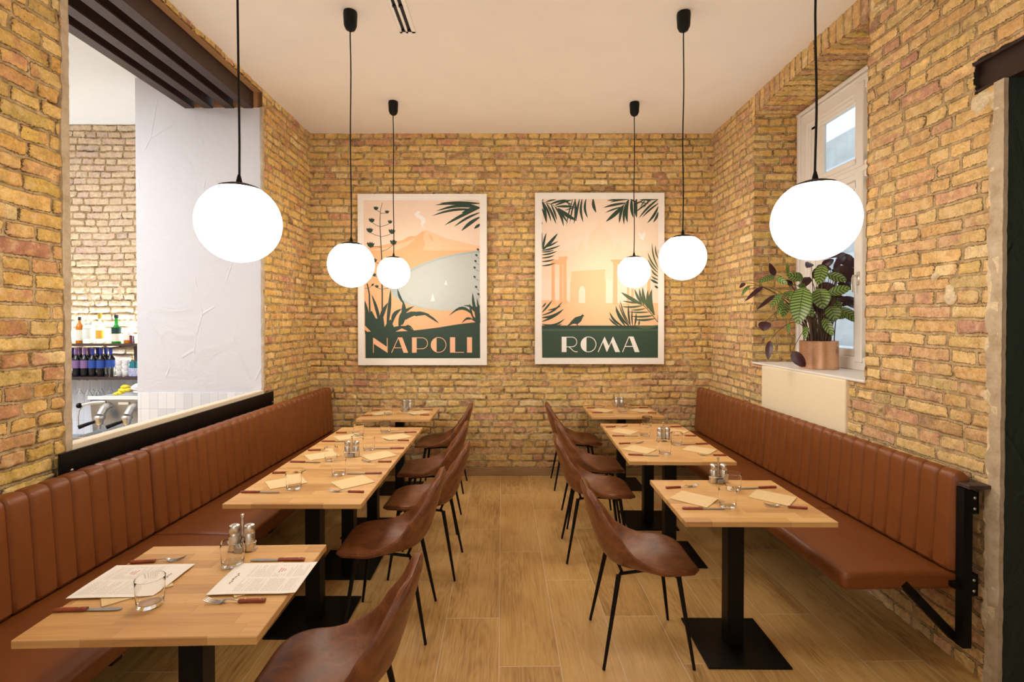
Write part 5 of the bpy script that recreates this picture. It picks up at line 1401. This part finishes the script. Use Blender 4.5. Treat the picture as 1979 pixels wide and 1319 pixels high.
# counter and coffee machine
SM = 0.00495
def mx(px): return (px-985)*SM
tag(MB().box(-5.9, -3.27, 4.42, 5.32, 0.0, 0.45).build('bar_counter', M['steel']), 'grey steel bar counter below the coffee machine', 'counter')
cm = thing('coffee_machine', 'brushed steel two-group coffee machine on the bar counter', 'coffee machine', (-3.66, 4.9, 0.45))
b = MB(); b.prism([(-0.36, 0.14), (-0.36, 0.0), (-0.20, 0.0), (-0.20, 0.14), (-0.13, 0.16), (-0.10, 0.46), (0.22, 0.46), (0.22, 0.0), (-0.36, 0.0)][:1]+[(-0.36, 0.02), (0.22, 0.02), (0.22, 0.46), (-0.15, 0.46), (-0.12, 0.15)], -0.36, 0.36, M=Matrix(((0, 0, 1, 0), (1, 0, 0, 0), (0, 1, 0, 0), (0, 0, 0, 1))))
b.build('body', M['steel'], cm)
MB().box(-0.37, 0.37, -0.17, 0.23, 0.465, 0.48, bev=.003).box(-0.37, 0.37, -0.17, -0.16, 0.48, 0.50, bev=.003).build('cup_tray', flat('white_china', (240, 240, 240)), cm)
dt = MB().box(-0.35, 0.35, -0.345, -0.14, 0.142, 0.150)
for k in range(26): dt.box(-0.33+k*0.026, -0.317+k*0.026, -0.34, -0.16, 0.150, 0.153)
dt.build('drip_tray', M['chrome'], cm)
for k in range(4): MB().lathe([(.02, 0), (.025, .02)], 12, c=(-0.3+0.2*k, 0.0, 0)).build('foot', M['black'], cm)
for gx in (mx(207.6)+3.66, mx(259.5)+3.66):
    g = MB().tube([(gx, -0.14, 0.40), (gx-0.005, -0.19, 0.385), (gx-0.012, -0.225, 0.33)], 0.042, 16, r2=0.036).lathe([(.043, 0.0), (.046, .01), (.046, .03), (.036, .045)], 24, c=(gx-0.012, -0.235, 0.285))
    go = g.build('group_head', M['chrome'], cm)
    MB().lathe([(.03, 0.245), (.036, .26), (.036, .285)], 20, c=(gx-0.012, -0.235, 0)).tube([(gx-0.012, -0.235, .25), (gx-0.012, -0.235, .20)], .013, 10).build('spout', M['chrome'], go)
    MB().tube([(gx-0.04, -0.25, .272), (gx-0.07, -0.28, .262), (gx-0.13, -0.33, .235)], 0.012, 10, r2=0.019).build('portafilter_handle', M['black'], go)
MB().tube([(-0.22, -0.14, .44), (-0.30, -0.19, .44), (-0.375, -0.22, .425)], 0.02, 12, r2=0.014).build('steam_valve', M['chrome'], cm)
so = MB().lathe([(.022, -.012), (.026, 0), (.022, .012)], 18, M=Matrix.Translation((-0.395, -0.23, .42)) @ Matrix.Rotation(PI/2, 4, 'Y')).build('steam_knob', M['black'], cm)
MB().tube([(-0.375, -0.22, .41), (-0.40, -0.225, .37), (-0.405, -0.23, .30), (-0.402, -0.23, .20)], 0.005, 8).build('steam_wand', M['chrome'], cm)
MB().box(mx(229)+3.66, mx(249)+3.66, -0.165, -0.150, .415, .44, bev=.004).build('badge', flat('cream_badge', (220, 212, 190)), cm)
MB().lathe([(.022, -.368), (.022, -.355)], 20, M=Matrix.Translation((-0.29, 0, 0.075)) @ Matrix.Rotation(-PI/2, 4, 'X') @ Matrix.Scale(-1, 4, (0,0,1))).build('gauge', flat('cream_badge', (220, 212, 190)), cm)
# wooden bowl with cloths on the machine
tw = thing('wooden_tray', 'curved dark wooden tray on top of the coffee machine', 'tray', (-3.60, 5.04, 0.951))
b = MB(); P = []
for i in range(15):
    s_ = i/14; x = -0.24+0.5*s_; z = 0.003+0.17*s_**1.2*(s_ < 0.6)+(0.17*0.6**1.2)*(s_ >= 0.6)
    w_ = 0.03+0.09*min(s_*2, 1)
    P.append([(x, -w_, z), (x, w_, z+0.01), (x, w_, z+0.018), (x, -w_, z+0.008)])
b.grid(P, wrapv=True); b.add(P[0], [(0, 1, 2, 3)]); b.add(P[-1], [(3, 2, 1, 0)])
b.box(-0.2, 0.2, 0.02, 0.05, 0, 0.10)
b.build('tray_body', flat('tray_brown', (96, 66, 44)), tw)
def cloth(name, label, pts, r, mat, seed):
    rr = random.Random(seed); mb = MB()
    for (x, y, z, q) in pts:
        prof = []
        P = []
        for i in range(9):
            th = PI*i/8; row = []
            for k in range(14):
                a = 2*PI*k/14; rad = q*math.sin(th)*(1+0.22*math.sin(a*3+seed+i)+rr.uniform(-.1, .1))
                row.append((x+rad*1.3*math.cos(a), y+rad*0.8*math.sin(a), z-q*0.6*math.cos(th)))
            P.append(row)
        mb.grid(P, wrapv=True)
    return tag(mb.build(name, mat), label, 'cloth')
cloth('yellow_cloth', 'yellow cloth draped on the wooden tray above the coffee machine', [(mx(226), 4.78, .975, .03), (mx(232), 4.78, 1.0, .035), (mx(236), 4.78, 1.035, .03), (mx(240), 4.78, 1.005, .03), (mx(219), 4.78, .965, .024)], 0, flat('yellow_fabric', (240, 220, 60)), 2)
cloth('white_towel', 'crumpled white towels on top of the coffee machine', [(mx(256), 4.82, 1.02, .05), (mx(261), 4.82, 1.035, .05), (mx(268), 4.82, 1.01, .045), (mx(258), 4.82, .985, .04), (mx(264), 4.82, .985, .04)], 0, flat('white_fabric', (232, 230, 232)), 5)
t = thing('tool_cup', 'green and yellow cup at the left side of the coffee machine', 'cup', (mx(147), 4.62, 0.451)); MB().lathe([(.026, 0), (.032, .105), (.029, .105), (.024, .005)], 18).build('cup_body', flat('lime_plastic', (190, 210, 40)), t); MB().lathe([(.0285, .02), (.0305, .06)], 18, cap=False).build('band', flat('green_band', (60, 150, 60)), t)
tag(MB().lathe([(.02, 0), (.022, .09), (.012, .12)], 16, c=(mx(159), 4.62, 0.451)).build('milk_jug', M['steel']), 'narrow steel jug beside the lime cup at the coffee machine', 'jug')
# LED strip behind the shelves
area('shelf_led_strip', (-4.7, 5.31, 1.44), (math.radians(180), 0, 0), 2.0, 0.015, 30, (0.92, 1.0, 0.98))
area('shelf_led_strip', (-4.7, 5.31, 1.10), (math.radians(180), 0, 0), 2.0, 0.015, 14, (0.92, 1.0, 0.98))
